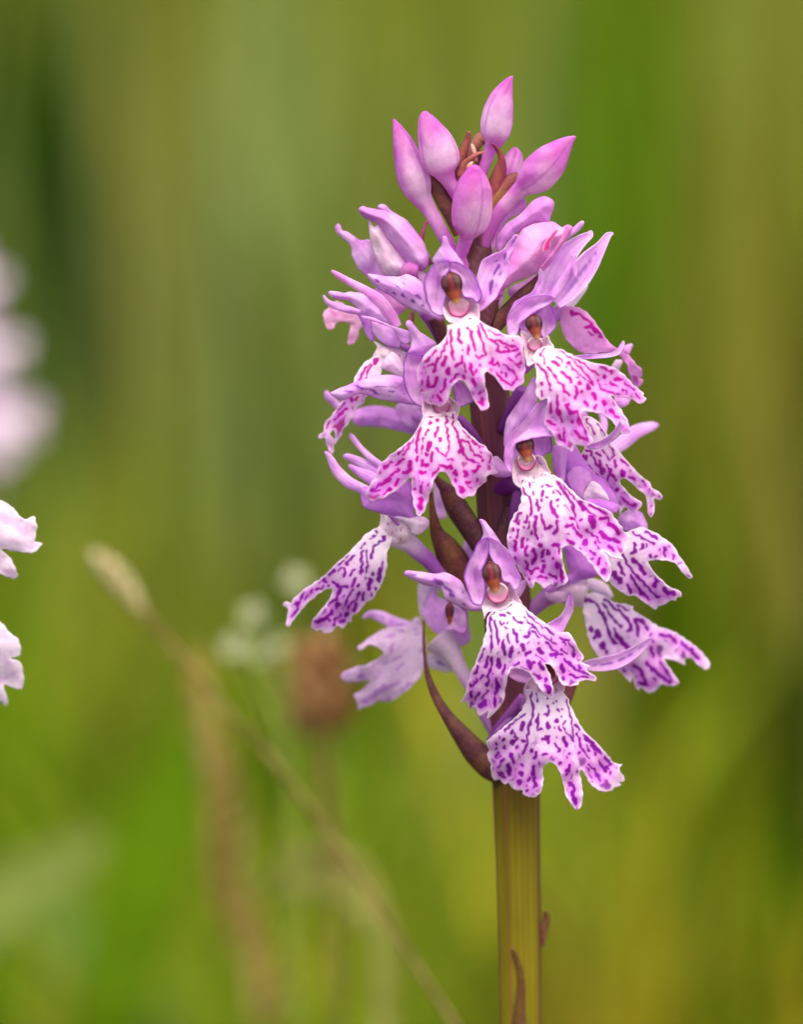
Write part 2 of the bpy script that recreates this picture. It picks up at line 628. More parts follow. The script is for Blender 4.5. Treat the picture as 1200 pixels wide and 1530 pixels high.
BUDS = [
    ('766,113.5,1.2 762,119,5 756,130,11 749,146,18 744,165,22.5 741,183,24 739,199,22 737,211,15.5 733,222,10 727,240,8.5 719,262,8', 24, 8, 0),
    ('636,167,4 636,175,11 642,194,20 650,214,27 656,233,29.5 661,249,26 665,260,16 671,272,11 681,288,10.5 694,312,9', 34, 12, 1),
    ('588,178,1.5 593,190,7 601,212,15 609,238,21 616,262,25 623,282,22.5 630,297,15.5 640,312,11.5 652,332,10.5 666,358,10 690,400,9', 14, 8, 2),
    ('711,249,6 709.5,259,16 707,278,26 705,300,30 703,320,30 701,336,26.5 699,346,17 697,353,11.5 692,370,9.5 688,386,9 700,412,8', 78, 18, 3),
    ('860.5,204,1.5 851,210,8 839,221,16 825,236,25 812,250,28 799,263,27.5 788,273,21 779,281,14 765,295,11.5 750,312,11 735,335,10 722,368,9', 30, 10, 4),
    ('770,221,3 769,231,12 765,247,16.5 761,262,15 757,276,10 748,300,7', -34, -4, 5),
]
for txt, dt, db, sd_ in BUDS:
    sp = Z('X ' + txt)
    sp[:, 2] = sp[:, 2] * 2          # third value is a radius here
    ds = np.linspace(dt, db, len(sp))
    tube('bud', sp, ds, bud_colour(sd_), orchid, PETAL, nseg=48, lobes=(3, 0.05), flat=0.9, step=1.8, twist=0.25)

# ---- bracts
BR = [
    ('U 198,-80,10 198,60,16 208,250,22 232,410,40 300,590,66 400,760,92 520,920,150 650,1080,210 780,1210,220 880,1310,130', 20, 32, 'bract', 0.5),
    ('P 296,-30,16 305,90,36 322,210,64 352,320,110 420,430,190 490,560,240 560,720,230 640,900,150', 42, 20, 'bract', 0.6),
    ('J 585,700,20 640,770,60 720,860,120 800,980,150 900,1150,150 960,1300,90', 30, 36, 'bract', 0.5),
    ('P 395,-40,60 480,120,110 600,280,130 700,420,140 790,560,120', 24, 34, 'bract', 0.5),
    ('E 392,545,14 340,620,52 240,725,96 110,870,120 0,1000,130 -90,1120,90', 46, 30, 'bract', 0.5),
    ('G 300,90,120 340,180,110 380,330,100 440,480,80', 40, 30, 'bract', 0.4),
    ('B 325,206,6 352,222,16 392,268,34 418,350,52 404,450,106 366,570,130 320,700,100', 34, 14, 'bract', 0.5),
    ('B 575,490,60 500,545,120 420,640,130 350,740,110 300,860,90 270,1000,70', 20, 12, 'bract', 0.5),
    ('A 846,578,18 836,640,44 806,730,60 770,840,76 745,960,70 760,1100,60', 30, 12, 'bract', 0.5),
    ('A 982,766,8 930,778,22 860,822,40 800,880,60 760,980,66', 44, 24, 'bract', 0.5),
    ('A 985,640,60 950,640,110 900,710,90 860,800,70 850,900,60', 20, 6, 'bract', 0.5),
    ('A 482,960,30 545,1060,110 620,1180,150 700,1320,150 770,1500,110', 12, 10, 'bract', 0.5),
    ('C 946,240,14 920,330,26 896,420,34 930,560,60 960,640,80', 20, 10, 'bract', 0.4),
    ('F 886,150,20 876,190,34 862,250,40 860,330,30', -14, -20, 'bract', 0.4),
    ('D 640,60,120 680,200,180 660,400,170 700,640,170', 12, 34, 'bract', 0.5),
    ('D 870,600,40 800,700,120 760,800,140 720,900,120', 34, 40, 'bract', 0.4),
    ('V 425,1075,8 448,1130,26 472,1220,36 478,1320,44 470,1440,62 466,1560,90 462,1700,110', 34, 33, 'bract', 0.3),
    ('V 628,848,20 632,890,40 618,960,42 606,1060,24', -4, 0, 'bract', 0.3),
    ('R 900,420,60 960,560,60 950,760,90 880,960,90', 20, 22, 'bract', 0.4),
    ('M 130,320,110 90,520,150 60,760,170', 40, 42, 'bract', 0.4),
]
BRC = {1: (srgb(104, 52, 50), srgb(136, 92, 50)), 7: (srgb(140, 74, 70), srgb(166, 128, 50)), 8: (srgb(166, 82, 86), srgb(170, 110, 80)), 9: (srgb(186, 100, 100), srgb(176, 110, 90)),
       10: (srgb(178, 116, 100), srgb(190, 130, 110)), 6: (srgb(150, 60, 86), srgb(170, 100, 60)), 11: (srgb(116, 62, 62), srgb(150, 104, 60)),
       12: (srgb(160, 60, 110), srgb(150, 60, 90)), 13: (srgb(176, 90, 120), srgb(170, 90, 110)), 16: (srgb(92, 62, 26), srgb(100, 76, 22)), 17: (srgb(108, 66, 40), srgb(100, 64, 38)),
       18: (srgb(120, 60, 70), srgb(110, 60, 60))}
for i, (txt, dt, db, nm, cp) in enumerate(BR):
    sp = Z(txt)
    c0, c1 = BRC.get(i, (srgb(92, 44, 58), srgb(124, 84, 54)))
    strip(nm, sp, np.linspace(dt, db, len(sp)), dark_colour(c0, c1, seed=i), orchid, BRACT, cup=-cp, thick=3)
# pale tiny bud tips between the top bracts
for txt, dd in (('A 870,688,10 880,715,32 900,780,40 910,850,30', 34), ('A 878,850,14 855,880,44 835,920,50', 50)):
    sp = Z(txt)
    tube('bud', sp, np.full(len(sp), dd), lambda T, A, q: mix(srgb(240, 206, 190) + T[:, None] * 0, srgb(206, 120, 120) + T[:, None] * 0, smooth(0.2, 1, T)), orchid, PETAL, nseg=12)


# ---- flowers
def ovary(throat, d, r0=9, r1=8, drop=70, colour=None, name='flower', bulge=1.1, path=None):
    """the flower's own stalk: from the back of its throat down to the stem"""
    if path is not None:
        sp = Z(path[0])
        ds = np.linspace(path[1], path[2], len(sp))
    else:
        x0, y0 = throat
        y1 = y0 + drop
        x1 = axis_x(y1)
        k = np.linspace(0, 1, 6)
        xs = x0 + (x1 - x0) * k ** 1.3
        ys = y0 + (y1 - y0) * k
        rs = np.array([r0, r0 * bulge, r0 * bulge * 1.05, r1 * 1.1, r1, r1]) * 1.0
        sp = np.stack([xs, ys, rs], 1)
        ds = d + (0 - d) * k ** 0.9
    cf = colour or (lambda T, A, q: mix(LILAC + T[:, None] * 0, srgb(178, 92, 190) + T[:, None] * 0, 0.25 + 0.7 * T))
    return tube(name, sp, ds, cf, orchid, PETAL, nseg=20, lobes=(3, 0.05), twist=2.0, flat=1.0)


def column(parent, top, bottom, w, d, back=0):
    """two dark pollen cases over an orange-brown beak"""
    t, b = np.array(top, float), np.array(bottom, float)
    k = np.array([0, 0.06, 0.2, 0.38, 0.55, 0.72, 0.88, 1.0])
    rr = np.array([0.15, 0.6, 0.98, 1.05, 0.9, 0.62, 0.44, 0.2]) * w / 2
    sp = np.concatenate([t + (b - t) * k[:, None], rr[:, None]], 1)
    ds = d + 8 + np.array([-2, 0, 1, 2, 3, 5, 6, 5]) + back * k

    def cf(T, A, q):
        mid = np.exp(-((A - np.pi / 2) / 0.16) ** 2)
        gr = np.exp(-((np.abs(A - np.pi / 2) - 0.75) / 0.3) ** 2)
        col = mix(srgb(58, 20, 30) + T[:, None] * 0, srgb(100, 64, 64) + T[:, None] * 0, 0.6 * gr * (1 - smooth(0.35, 0.5, T)))
        col = mix(col, srgb(122, 54, 30) + T[:, None] * 0, smooth(0.56, 0.7, T))
        col = mix(col, srgb(214, 160, 116) + T[:, None] * 0, smooth(0.82, 1.0, T))
        st = smooth(0.5, 1, np.cos(A * 7)) * smooth(0.4, 0.55, T) * (1 - smooth(0.75, 0.95, T))
        col = mix(col, srgb(116, 40, 24) + T[:, None] * 0, 0.7 * st)
        return mix(col, srgb(128, 16, 40) + T[:, None] * 0, 0.85 * mid * (1 - smooth(0.5, 0.8, T)))
    o = tube('column', sp, ds, cf, parent, WAXY, nseg=40, step=1.4, flat=0.5)
    return o


def stigma(parent, cx, cy, r, d, tilt=0.0):
    a = np.linspace(0, 2 * np.pi, 28, endpoint=False)
    out = np.stack([cx + r * np.cos(a), cy + r * 0.95 * np.sin(a)], 1)

    def cf(x, y, e):
        col = mix(srgb(206, 128, 172) + x[:, None] * 0, srgb(240, 200, 222) + x[:, None] * 0, smooth(cy + 0.5 * r, cy - 0.6 * r, y))
        low = smooth(cy - 0.5 * r, cy + 0.05 * r, y)
        return mix(col, srgb(166, 40, 110) + x[:, None] * 0, 0.9 * low * (1 - smooth(0.6, 2.6, e)))
    return sheet('stigma', out, cup_depth(d + 1, cup=6, R=r * 0.8, wave=0), cf, parent, step=1.6, thick=2, mat=WAXY)


def throat_colour(seed=1):
    def f(x, y, e):
        rng = np.random.default_rng(seed)
        col = mix(srgb(248, 228, 238) + x[:, None] * 0, srgb(228, 186, 222) + x[:, None] * 0, 0.6 * smooth(-0.6, 1, noise2(rng, x, y, 34)))
        return mix(col, srgb(176, 60, 140) + x[:, None] * 0, 0.6 * smooth(1.3, 1.6, noise2(rng, x * 1.8, y, 14)) * smooth(2, 4, e))
    return f


def part_sheets(fl, items):
    for it in items:
        nm, txt, dep, col = it[:4]
        sheet(nm, Z(txt), dep, col, fl, rough=0.25, seed=hash_seed(txt), **(it[4] if len(it) > 4 else {}))


def hash_seed(t):
    return sum(ord(c) * (i % 31 + 1) for i, c in enumerate(t)) % 9973


def lip(fl, outline, throat, d0, ink, seed, axis=None, step=1.45, name='lip', **k):
    pk = {q: k.pop(q) for q in ('amount', 'faint', 'strokes', 'back', 'marks') if q in k}
    if seed in MARKS:
        pk['marks'] = MARKS[seed]
    o = Z(outline) if isinstance(outline, str) else outline
    th = Z(throat)[0][:2]
    if axis is None:
        axis = o.mean(0) - th
    L = np.max((o - th) @ (np.array(axis) / np.linalg.norm(axis)))
    return sheet(name, o, lip_depth(th, axis, d0, seed=seed, **k), lip_colour(th, axis, L, seed, ink, **pk), fl, step=step, thick=1.6, rough=0.45, seed=seed)


# marks traced on each lip: polylines in enlarged views, @ width
MARKS = {
    11: 'G 410,235 405,310 380,380 340,450 300,520@16|445,210 448,290 450,370 470,460@22|520,200 510,270 535,315@22|590,180 620,220 630,270 650,320 660,380@20|632,215@22|685,165 700,240 730,310 740,390 745,420 700,450 670,430@20|705,140 740,210 780,280 820,300 860,290 940,330 1030,355 1040,375 980,385 930,350@17|850,380 900,400 960,390@24|820,300 870,330 850,375@18|600,340 600,420@20|555,375@16|545,430 545,490 490,520@22|820,455 790,500 860,500 870,520@24|920,510 960,540 1010,590 1035,640 980,690 900,650 850,580@17|940,600@34|900,570@20|960,450 1010,490 1060,530@15|780,200 850,230 900,255@12|1030,440 1065,400@12|1040,500 1070,490@14|620,500 630,560 640,590@24|670,565@24|700,510@22|570,500 575,570@18|560,620@24|310,380 270,430 220,480@16|250,520 280,500@22|200,530@14|180,580@14|190,650 190,690@12|400,440 370,510@28|420,540 420,580@30|330,450 310,510 290,570@20|320,620 300,700 250,700 235,660@24|240,620 230,700@18|400,650 380,730 360,750@22|440,660 500,600 520,590@18|330,790 350,830@32|290,790@16|640,640 660,690@24|700,760@28|720,810 735,870 700,850@24|640,770@20|740,740@18|690,630@10',
    23: 'J 500,240 560,228 630,225@8|690,210 700,260 690,310 705,380 715,450 715,500 680,555 640,530 615,490@15|745,210 750,290 780,370 800,440 830,540 880,580 950,610@17|800,420 850,430 890,470 920,540 980,565@15|800,440 820,490 800,520@22|560,285@26|620,262@22|625,325 600,390@22|545,340 520,380@18|510,410 500,440@12|640,410 640,430@24|560,440 545,500@32|500,470 490,530@12|460,560 450,590@20|490,290 470,370 450,450 455,520@20|470,310 430,400 390,480 340,540@12|580,530 570,590@22|535,545@24|500,590 495,630 550,625@22|480,688 520,688@28|580,710 630,660@22|640,625 700,650 730,620 730,660@22|765,690@40|850,690 850,710@34|740,590 700,580@14|920,680 960,640@18|990,590@20|770,750@24|855,770 880,770@20|880,800@14|810,810 820,840@34|940,750@18|400,600 390,680 350,690@28|300,670@28|390,450 300,540@14|350,580 280,620@20|240,605 190,650@22|280,680 200,750 130,800 80,840 150,830@16|240,740 170,790@22|300,750 280,790@26|235,820 190,860@22|425,740@20|425,830@26|505,770@14|490,800 490,860@20|545,790@14|485,910 475,970@36|470,1020@8|830,350 880,400 1000,480@12|900,430 960,480@14|980,520@18|1060,550 1050,600@14',
    53: 'M 215,95 300,102 330,90 380,50 430,42 490,65@8|230,160 240,200 280,230 295,290 295,380@18|280,110 290,160@12|310,190 315,215@14|340,260 360,330@16|380,145@18|390,190 385,225@22|385,260@18|425,235@16|420,140 460,145@15|475,195@12|490,170 540,215@15|510,260@24|515,310@20|455,275 470,340 510,400@20|380,385 400,450 410,490 450,490 460,465@20|510,430 510,500 480,530@22|330,395 325,480 335,540 345,570@24|270,390 250,430@22|280,440 270,480@16|240,490@16|510,105 560,190 620,270 640,340 660,400@15|560,295 610,345@10|545,130 620,210 700,290 760,350 820,390@14|700,270 720,340@22|610,400 650,420@20|570,475 620,460@24|640,480 670,530 700,555@20|650,420 690,490@10|700,425@24|780,400 800,470@40|850,410 920,400 930,440@22|920,450 980,480 1010,530@30|860,520 900,565 940,580@32|960,580 1010,600@24|770,300 850,340 910,370@20|740,500 810,550 860,600@15|735,600@44|815,610@26|840,650@20|700,660@20|780,680 810,700@18|850,730 845,780@22|885,820 880,850@30|905,775@14|790,730@20|930,630 960,670@20|370,625@26|480,625 520,620@28|590,580 630,610@24|440,685@36|395,670 385,715@24|525,650 525,690@14|230,570 220,640@22|265,580@18|260,630 245,690 265,710@20|310,660 330,700 310,765@26|165,430 210,360@18|180,440@24|150,500@20|190,500 180,560@18|130,560@18|160,590 165,660@24|170,730@18|205,420 195,450@16|300,510 300,540@12|255,760 265,820 300,850 330,820 350,810@19|395,755@16|400,800 385,840@30|350,880 415,885@16|475,735@18|510,785@40|540,800 550,900@17|450,860 500,890@15|550,910@20|285,905@16',
    101: 'R 270,190 285,270 300,370 295,470 295,510@15|300,250 295,210 320,185@11|320,265 345,340 350,400 360,450@17|375,210 405,212@13|435,195 450,210@12|370,265 385,300 400,280@13|430,272@14|485,230 500,260 540,280@18|425,320@10|435,370 430,400 445,440@13|480,330 500,380 510,430@20|530,335@14|620,320 600,390 565,385@18|610,330 650,360 680,395@13|400,420 395,480 408,530@20|465,480 455,545@28|520,520@14|550,460 560,490@34|600,440@16|580,540 610,510@24|360,580 365,630@32|600,590 610,640 640,600@28|685,490 700,520@32|680,435@16|570,235 640,310 700,370 760,410 830,455@13|580,180 600,215 660,270 720,320@12|740,320 800,370@17|750,440 800,500 870,540@15|780,540 830,530@24|660,540 740,600@9|850,400 890,410 930,420@15|880,430 900,450@12|930,440 970,500@13|965,530@28|860,490 910,525@17|790,410@18|890,570 930,610 990,660 1080,690@19|1020,640@24|870,620 880,670@28|940,700 980,720 1080,720@13|880,730@32|820,560@14|480,620 520,610@15|540,635 610,660@8|690,600 720,650@19|650,690 700,730@20|740,740@26|750,790 770,830@38|700,640@16|240,490 200,590@12|270,550 250,640@19|300,560 295,650 270,720@20|185,640 165,690@20|230,700 210,730@18|180,740 145,790@19|130,790@18|270,740 260,780@19|150,750@14|410,630 390,690@20|440,640@12|340,730 350,790 330,850@22|360,790@24|330,870 325,950@17|200,840 170,890@17|140,830 130,880@15|270,830 220,890@14|240,910 210,950 250,950@28|310,690@10',
    139: 'T 405,190 405,260 425,310 410,400 385,470 375,560 370,620 340,680@16|450,190 455,270@11|465,370 455,430 460,495 490,490@17|530,300 550,330 545,365 515,370@17|540,435 545,480@20|540,240@14|585,275@14|610,262@16|620,330@22|660,330@10|610,420@26|650,385@12|680,425 660,460 700,530 745,575@11|690,240 710,330 735,450 745,580@13|630,470 640,500@15|595,478@12|540,550 545,590@28|495,575 520,570@22|610,550@12|670,570 690,610@32|600,610 630,660@22|715,685@16|690,715@14|630,660@26|410,665@26|450,680 435,720@20|510,700 530,690@22|570,715@14|590,735@12|640,765@24|470,765@18|340,430 325,490@28|280,420 220,470 190,500@18|360,360 280,420@13|250,510@28|270,540@20|180,580@22|120,605@20|145,555@18|290,570 240,600@24|330,570 350,590@18|190,635@22|120,640@16|140,670 120,715 155,710@13|290,640@24|240,690 260,750@30|180,730 140,790@15|220,780 230,850@30|330,780@28|325,850@36|390,888@24|425,790 420,860@26|430,890 440,950@32|310,920@36|360,940@14|130,830 180,860@17|375,990@24|415,1020@10|150,860 190,880@14|720,780 700,830@22|690,850@20|780,830@14|720,930 750,950 740,1030 765,1085@28|770,450 790,500@18|830,540 900,600@26|780,520 810,640 870,720@15|790,680@18|900,620 960,670@30|850,620 870,660@14|920,680@24|1000,720 1060,770@26|880,780 950,870@18|960,760 1010,830@22|1020,800@32|850,800 890,880@10|1050,850@20|930,870 970,905@17',
    37: 'H 120,625 170,650 220,710 245,780 260,850@20|235,655 290,720 330,790 370,810@20|370,810 380,870 430,900@26|360,700 420,750 440,790@24|480,830 500,890 480,930@24|410,610 470,680 540,740 640,810@10|420,615@28|500,640 570,700 630,790@12|320,485 400,540 520,640 580,720@10|480,570 560,630 640,690 690,720@13|280,600 330,635@26|310,565 370,600@13|400,658@20|500,740@16|520,790@34|595,830@40|535,870@24|640,890 660,930@34|740,970@36|660,1010@38|570,960 590,1000@22|800,1050@34|850,1100@24|170,520 200,590 205,620@10|165,560 185,500 240,462@10|690,810 720,850 800,880 870,890@17|690,770@20|760,680 800,690@20|740,740@26|840,760 880,760@32|800,800 850,820@22|900,860 940,880@18|700,640 760,660@17|930,790 1010,860@13|1020,890 1060,940@12|180,800@26|180,890@28|260,980 260,1050@24|320,900 320,1000 330,1080@20|410,990 430,1060 490,1060@30|500,1070 520,1170@20|K 560,200 570,300 600,420@17|500,250 500,330@20|470,410 540,450@20|570,540 620,610 630,560@18|690,420@30|720,500 770,560 830,590@20|760,380 800,480 830,570@17|640,270 680,340 740,320@26|620,480 620,540@17|L 560,90 620,150@17|660,230@28|720,260@16',
    83: 'O 910,340 880,370 850,380 800,430 790,510@18|890,350@34|750,450 750,520@15|720,460 700,540@17|720,540 710,620@18|760,540 750,630@15|650,490 590,560@17|600,480 560,510@13|570,530 520,560@17|570,600 575,660@22|650,600 620,650@18|550,590 520,610@12|480,610 440,640@28|400,680@34|370,690@30|420,700@14|480,710 540,750 590,740@22|540,760 510,840 440,890@22|700,630@24|660,680 630,740@18|740,680@18|640,770 600,830 560,920@13|690,790 660,850 610,890 600,930@15|680,735@20|860,600 850,690@32|805,635@30|880,540 885,590@12|780,690 770,760@32|820,760@22|720,800 720,850@24|790,800@20|515,890@36|470,940 430,1000 340,1030@26|440,1020@20|540,970 490,1020@17|590,970@34|530,1030 570,1020@22|665,880 650,930@26|490,1050@24|570,820@10|240,790 200,880 190,930 140,990@15|180,880@28|310,770 250,850@13|400,740 340,770@15|440,730@14|820,280 840,310@13|700,430 740,390@10|780,350 830,330@10',
    71: 'N 440,480 480,560 540,640 600,700 660,770 720,820 740,830@18|510,660 560,740 620,810 650,850@20|520,520 580,570 620,640@28|540,390 550,460 520,470@26|370,640 420,700@42|410,550 450,650@24|480,730 510,790@20|590,790@30|730,680 700,730@38|780,760 820,800 860,790@30|530,310 640,370 700,400@17|600,420@34|670,490@26|640,410@14|740,450@14|780,430 790,500@15|860,490 850,520@18|640,300 720,350@22|780,415 820,420@12|715,500@14',
    127: 'S 120,300 190,310 240,360 290,450 320,540 340,600 380,660@22|140,310@38|290,340 340,430 390,490 430,525@18|300,300 370,370 440,420 500,500 510,550 480,560@20|400,350 480,390@15|540,470 560,520 570,590@24|550,465 600,480 640,550@20|370,540 400,600@13|390,600 440,640 480,690@30|420,650 480,710@18|185,545@36|240,580@48|210,620@30|280,680@48|310,730@30|670,590 690,650@15|670,690 690,770@15|740,595 820,600 870,640@24|920,660 1000,720 1060,790@20|850,650@16|640,820 700,890 760,930 820,980@24|520,830 590,880 620,960 640,990 580,980@24|740,810 800,880 840,970@16|460,880@20|700,950@20|410,740@14',
    67: 'L 340,430 370,440 380,480@24|300,470 310,510@28|340,500@34|360,580 380,600@28|430,460 460,480@22|410,500 430,570 490,610@20|460,530 480,640@18|490,430 520,490 550,520 590,480 560,410 540,390@15|600,530 595,580@24|660,530 710,570@24|530,570 560,640 610,700@20|540,660 530,700@17|430,640 500,700 570,780@13|670,640@42|720,670 770,690@22|620,790@36|840,710 870,750@13|650,850 720,910 760,940@15|770,925@30|500,620@20|920,1010@14|340,160 420,300@13|440,200 500,290@13|350,240@14|640,910@20|905,790@14|930,930@10',
    97: 'F 545,600@46|520,630 480,680 460,760@17|460,650 420,730 390,780@15|500,620 430,700@10|330,940@36|380,920 370,940@14|290,1020 240,1060 180,1120@18|270,970 200,1060@10|440,900@10',
    41: 'H 450,165 520,180 600,240 680,320 750,400@22|450,160@38|570,290 620,290 660,330@26|600,330 640,360@15|690,370 750,400@13|970,620@14',
}
INK1 = srgb(204, 0, 172)
INK2 = srgb(180, 0, 176)
INK3 = srgb(148, 0, 172)

# F1: uppermost open flower, facing the camera
f = ovary((682, 462), 92)
lip(f, 'G 412,150 410,240 350,310 270,370 190,450 150,520 138,600 146,680 150,755 195,775 200,832 250,858 300,865 345,890 390,865 415,830 440,750 480,680 520,645 560,660 600,720 640,800 680,872 715,922 765,910 785,880 780,800 760,720 745,670 748,600 770,570 805,585 850,640 890,690 920,735 960,733 1005,750 1030,720 1075,690 1095,660 1098,600 1118,550 1108,490 1095,440 1090,370 1096,330 1082,285 1040,252 930,235 850,195 760,150 700,112 640,92 580,118 520,145 470,146',
    'G 550,120', 126, INK1, 11, slope=0.22, roll=34, bend=10, rip=5)
DISH = dict(cup=26, R=26)
part_sheets(f, [
    ('sepal', 'D 365,90 385,74 408,95 430,150 460,195 505,255 560,345 430,400 300,330 280,280 320,215 355,160', cup_depth(100, gy=-0.2, cup=-8, R=16), petal_colour(LILAC, WHITE, 1, rim=0.3)),
    ('petal', 'D 430,300 360,300 290,330 235,400 205,480 215,580 235,680 280,760 340,790 385,780 380,700 400,620 420,540 400,440 430,370', cup_depth(96, gx=-0.35, cup=20, R=24), petal_colour(LILAC, PALE, 2, rim=0.8)),
    ('petal', 'D 420,372 440,310 500,310 560,340 630,400 680,470 718,580 716,640 680,680 640,640 560,620 530,560 520,470 470,420', cup_depth(96, gx=0.35, cup=20, R=24), petal_colour(LILAC, PALE, 3, rim=0.8)),
    ('throat', 'D 370,500 450,400 530,500 560,600 640,640 690,700 700,790 690,840 620,810 540,860 440,850 410,830 375,760 380,690', cup_depth(94, gy=0.35, cup=16, R=18), throat_colour(4)),
    ('sepal', 'C 420,715 560,735 680,742 780,722 850,752 910,812 932,900 962,1000 1020,1072 1100,1108 1080,1142 1000,1105 930,1075 860,1052 760,1010 650,930 520,850 462,785', cup_depth(78, gx=0.25, cup=-10, R=14), petal_colour(LILAC, WHITE, 5, spots=0.5, rim=0.1)),
    ('sepal', 'D 1012,66 920,190 800,252 730,290 700,370 680,460 718,580 716,640 680,690 682,752 760,712 850,622 900,530 960,420 976,340 958,290 1000,200 1060,90', cup_depth(84, gx=-0.15, cup=9, R=14), petal_colour(LILAC, WHITE, 6, spots=0.55, rim=0.1)),
])
stigma(f, 685.5, 459, 15.5, 102)
column(f, (671, 407), (683, 454), 31, 98, 8)

FLOWER_A = f
# F3: below, its hood hidden behind the first lip
f = ovary((655, 612), 70)
lip(f, 'J 500,240 472,300 420,390 340,470 240,540 160,610 132,665 128,702 90,760 42,835 36,880 80,916 130,908 200,885 290,830 360,770 410,722 412,790 414,870 430,960 450,1020 480,1042 510,1010 540,930 570,830 592,750 630,690 670,685 710,720 740,780 780,860 825,902 870,883 912,882 945,830 982,782 1016,760 1022,722 1075,702 1112,690 1092,650 1082,600 1060,530 1000,470 900,390 820,310 780,250 765,195 700,200 640,228 560,224',
    'J 640,215', 104, INK1, 23, slope=0.2, roll=26, bend=6, rip=6)
part_sheets(f, [
    ('sepal', 'G 36,140 60,108 95,125 120,165 180,222 250,270 312,322 270,390 210,430 120,415 55,400 88,350 82,230', cup_depth(86, gy=-0.1, cup=-8, R=14), petal_colour(LILAC, WHITE, 7)),
    ('petal', 'G 18,520 35,440 60,400 140,418 225,432 300,480 330,600 320,740 280,840 200,892 130,862 60,782 20,640', cup_depth(82, gx=-0.2, cup=12, R=18), petal_colour(LILAC, PALE, 8, rim=0.8)),
    ('petal', 'G 420,560 480,640 520,640 600,740 642,832 600,862 520,892 490,860 470,760', cup_depth(84, gx=0.2, cup=10, R=14), petal_colour(LILAC, PALE, 9, rim=0.6)),
    ('throat', 'G 190,850 250,800 360,780 440,800 520,880 500,980 470,1010 400,960 330,975 220,975 192,985', cup_depth(90, gy=0.3, cup=12, R=14), throat_colour(5)),
    ('sepal', 'F 142,884 250,830 350,790 450,760 560,725 680,720 800,750 838,880 962,962 900,990 760,972 640,950 480,905 400,890 300,930 242,946 196,926', cup_depth(64, gx=-0.1, cup=-9, R=12, at=(570, 575)), petal_colour(LILAC, WHITE, 10, spots=0.45, rim=0.2)),
    ('sepal', 'F 600,650 640,680 800,750 830,800 820,700 760,560 700,520 640,560', cup_depth(58, cup=-6, R=10), petal_colour(PALE, LILAC, 12)),
])
column(f, (651, 560), (658, 606), 26, 82, 8)
stigma(f, 660, 606, 13, 92)

# F4: upper right
f = ovary((805, 520), 84)
lip(f, 'H 100,560 120,640 132,720 128,830 K 375,190 410,230 470,215 452,330 443,440 470,480 520,545 545,622 580,640 625,652 690,692 712,642 742,630 800,642 850,632 882,592 850,540 822,480 790,400 772,345 800,325 870,332 950,352 1030,402 1090,462 L 600,235 660,290 735,282 725,225 700,160 660,90 H 895,1040 832,955 790,908 850,918 960,930 1012,952 1052,976 1092,970 1116,936 1088,912 1098,890 1060,860 1000,810 960,760 900,700 850,668 780,640 640,610 540,580 470,555 380,502 310,485 250,468 170,480',
    'H 160,520', 112, INK1, 37, axis=(60, 110), slope=0.3, roll=20, bend=8, rip=5, lat=-0.05)
part_sheets(f, [
    ('petal', 'E 120,1080 108,950 150,850 240,770 340,732 460,720 545,752 490,802 380,862 280,930 222,982 202,1070 180,1100', cup_depth(96, gx=0.05, cup=14, R=14), petal_colour(LILAC, PALE, 13, rim=0.35)),
    ('petal', 'E 490,808 530,880 552,960 548,1010 482,1088 430,1110 380,1040 350,940 370,880 420,840', cup_depth(84, gx=0.2, cup=12, R=14), petal_colour(LILAC, PALE, 14, rim=0.8)),
    ('petal', 'E 230,970 300,900 400,840 480,800 440,900 420,1000 430,1120 380,1150 300,1120 240,1060', cup_depth(74, cup=8, R=12), petal_colour(LILAC, PALE, 15)),
    ('throat', 'E 230,1040 300,1080 400,1120 470,1090 500,1150 H 290,470 240,480 170,570 60,640 30,560 20,460 0,380', cup_depth(98, gy=0.3, cup=12, R=14), throat_colour(6)),
    ('sepal', 'E 400,490 425,520 432,600 400,700 350,745 240,800 160,900 130,1000 112,950 125,880 180,790 260,740 340,690 385,590', cup_depth(88, cup=8, R=10), petal_colour(LILAC, PALE, 16, rim=0.2)),
])
sp = Z('H 470,560,20 560,560,40 660,555,40 780,545,40 860,520,46 900,460,40 915,418,16')
strip('sepal', sp, np.array([96, 90, 84, 76, 66, 60, 56]), strip_colour(LILAC, PALE, rim=0.5, seed=17), f, cup=0.3)
column(f, (795, 470), (804, 507), 25, 96, 8)
stigma(f, 800, 514, 11, 100)
# F5: turned away to the right, behind F4
f = ovary(None, 0, path=('E 600,860,130 540,900,120 440,900,110 300,960,100 160,1040,90', -10, 0))
lip(f, 'H 350,110 345,230 358,300 380,370 430,440 500,500 560,530 650,530 760,520 850,512 890,560 932,620 962,700 982,770 1030,826 1068,822 1082,772 1052,745 1080,730 1075,680 1030,630 980,570 930,530 880,500 800,450 720,340 640,220 560,140 480,112 410,100',
    'H 350,150', 0, INK1, 41, axis=(100, 70), slope=0.1, roll=20, bend=16, rip=4, amount=0.75, lat=-0.2, back=PINK)
part_sheets(f, [
    ('lip_lobe', 'H 850,510 885,480 905,430 917,415 925,440 905,500 870,530', cup_depth(10, cup=-3, R=6), petal_colour(PINK, WHITE, 18)),
    ('lip_lobe', 'H 905,500 930,460 975,440 998,450 985,480 960,540 920,530', cup_depth(-14, cup=-3, R=6), petal_colour(PINK, WHITE, 19)),
    ('lip_lobe', 'H 840,590 900,590 890,640 860,690 800,660', cup_depth(-16, cup=-3, R=6), petal_colour(PALE, PINK, 20)),
])
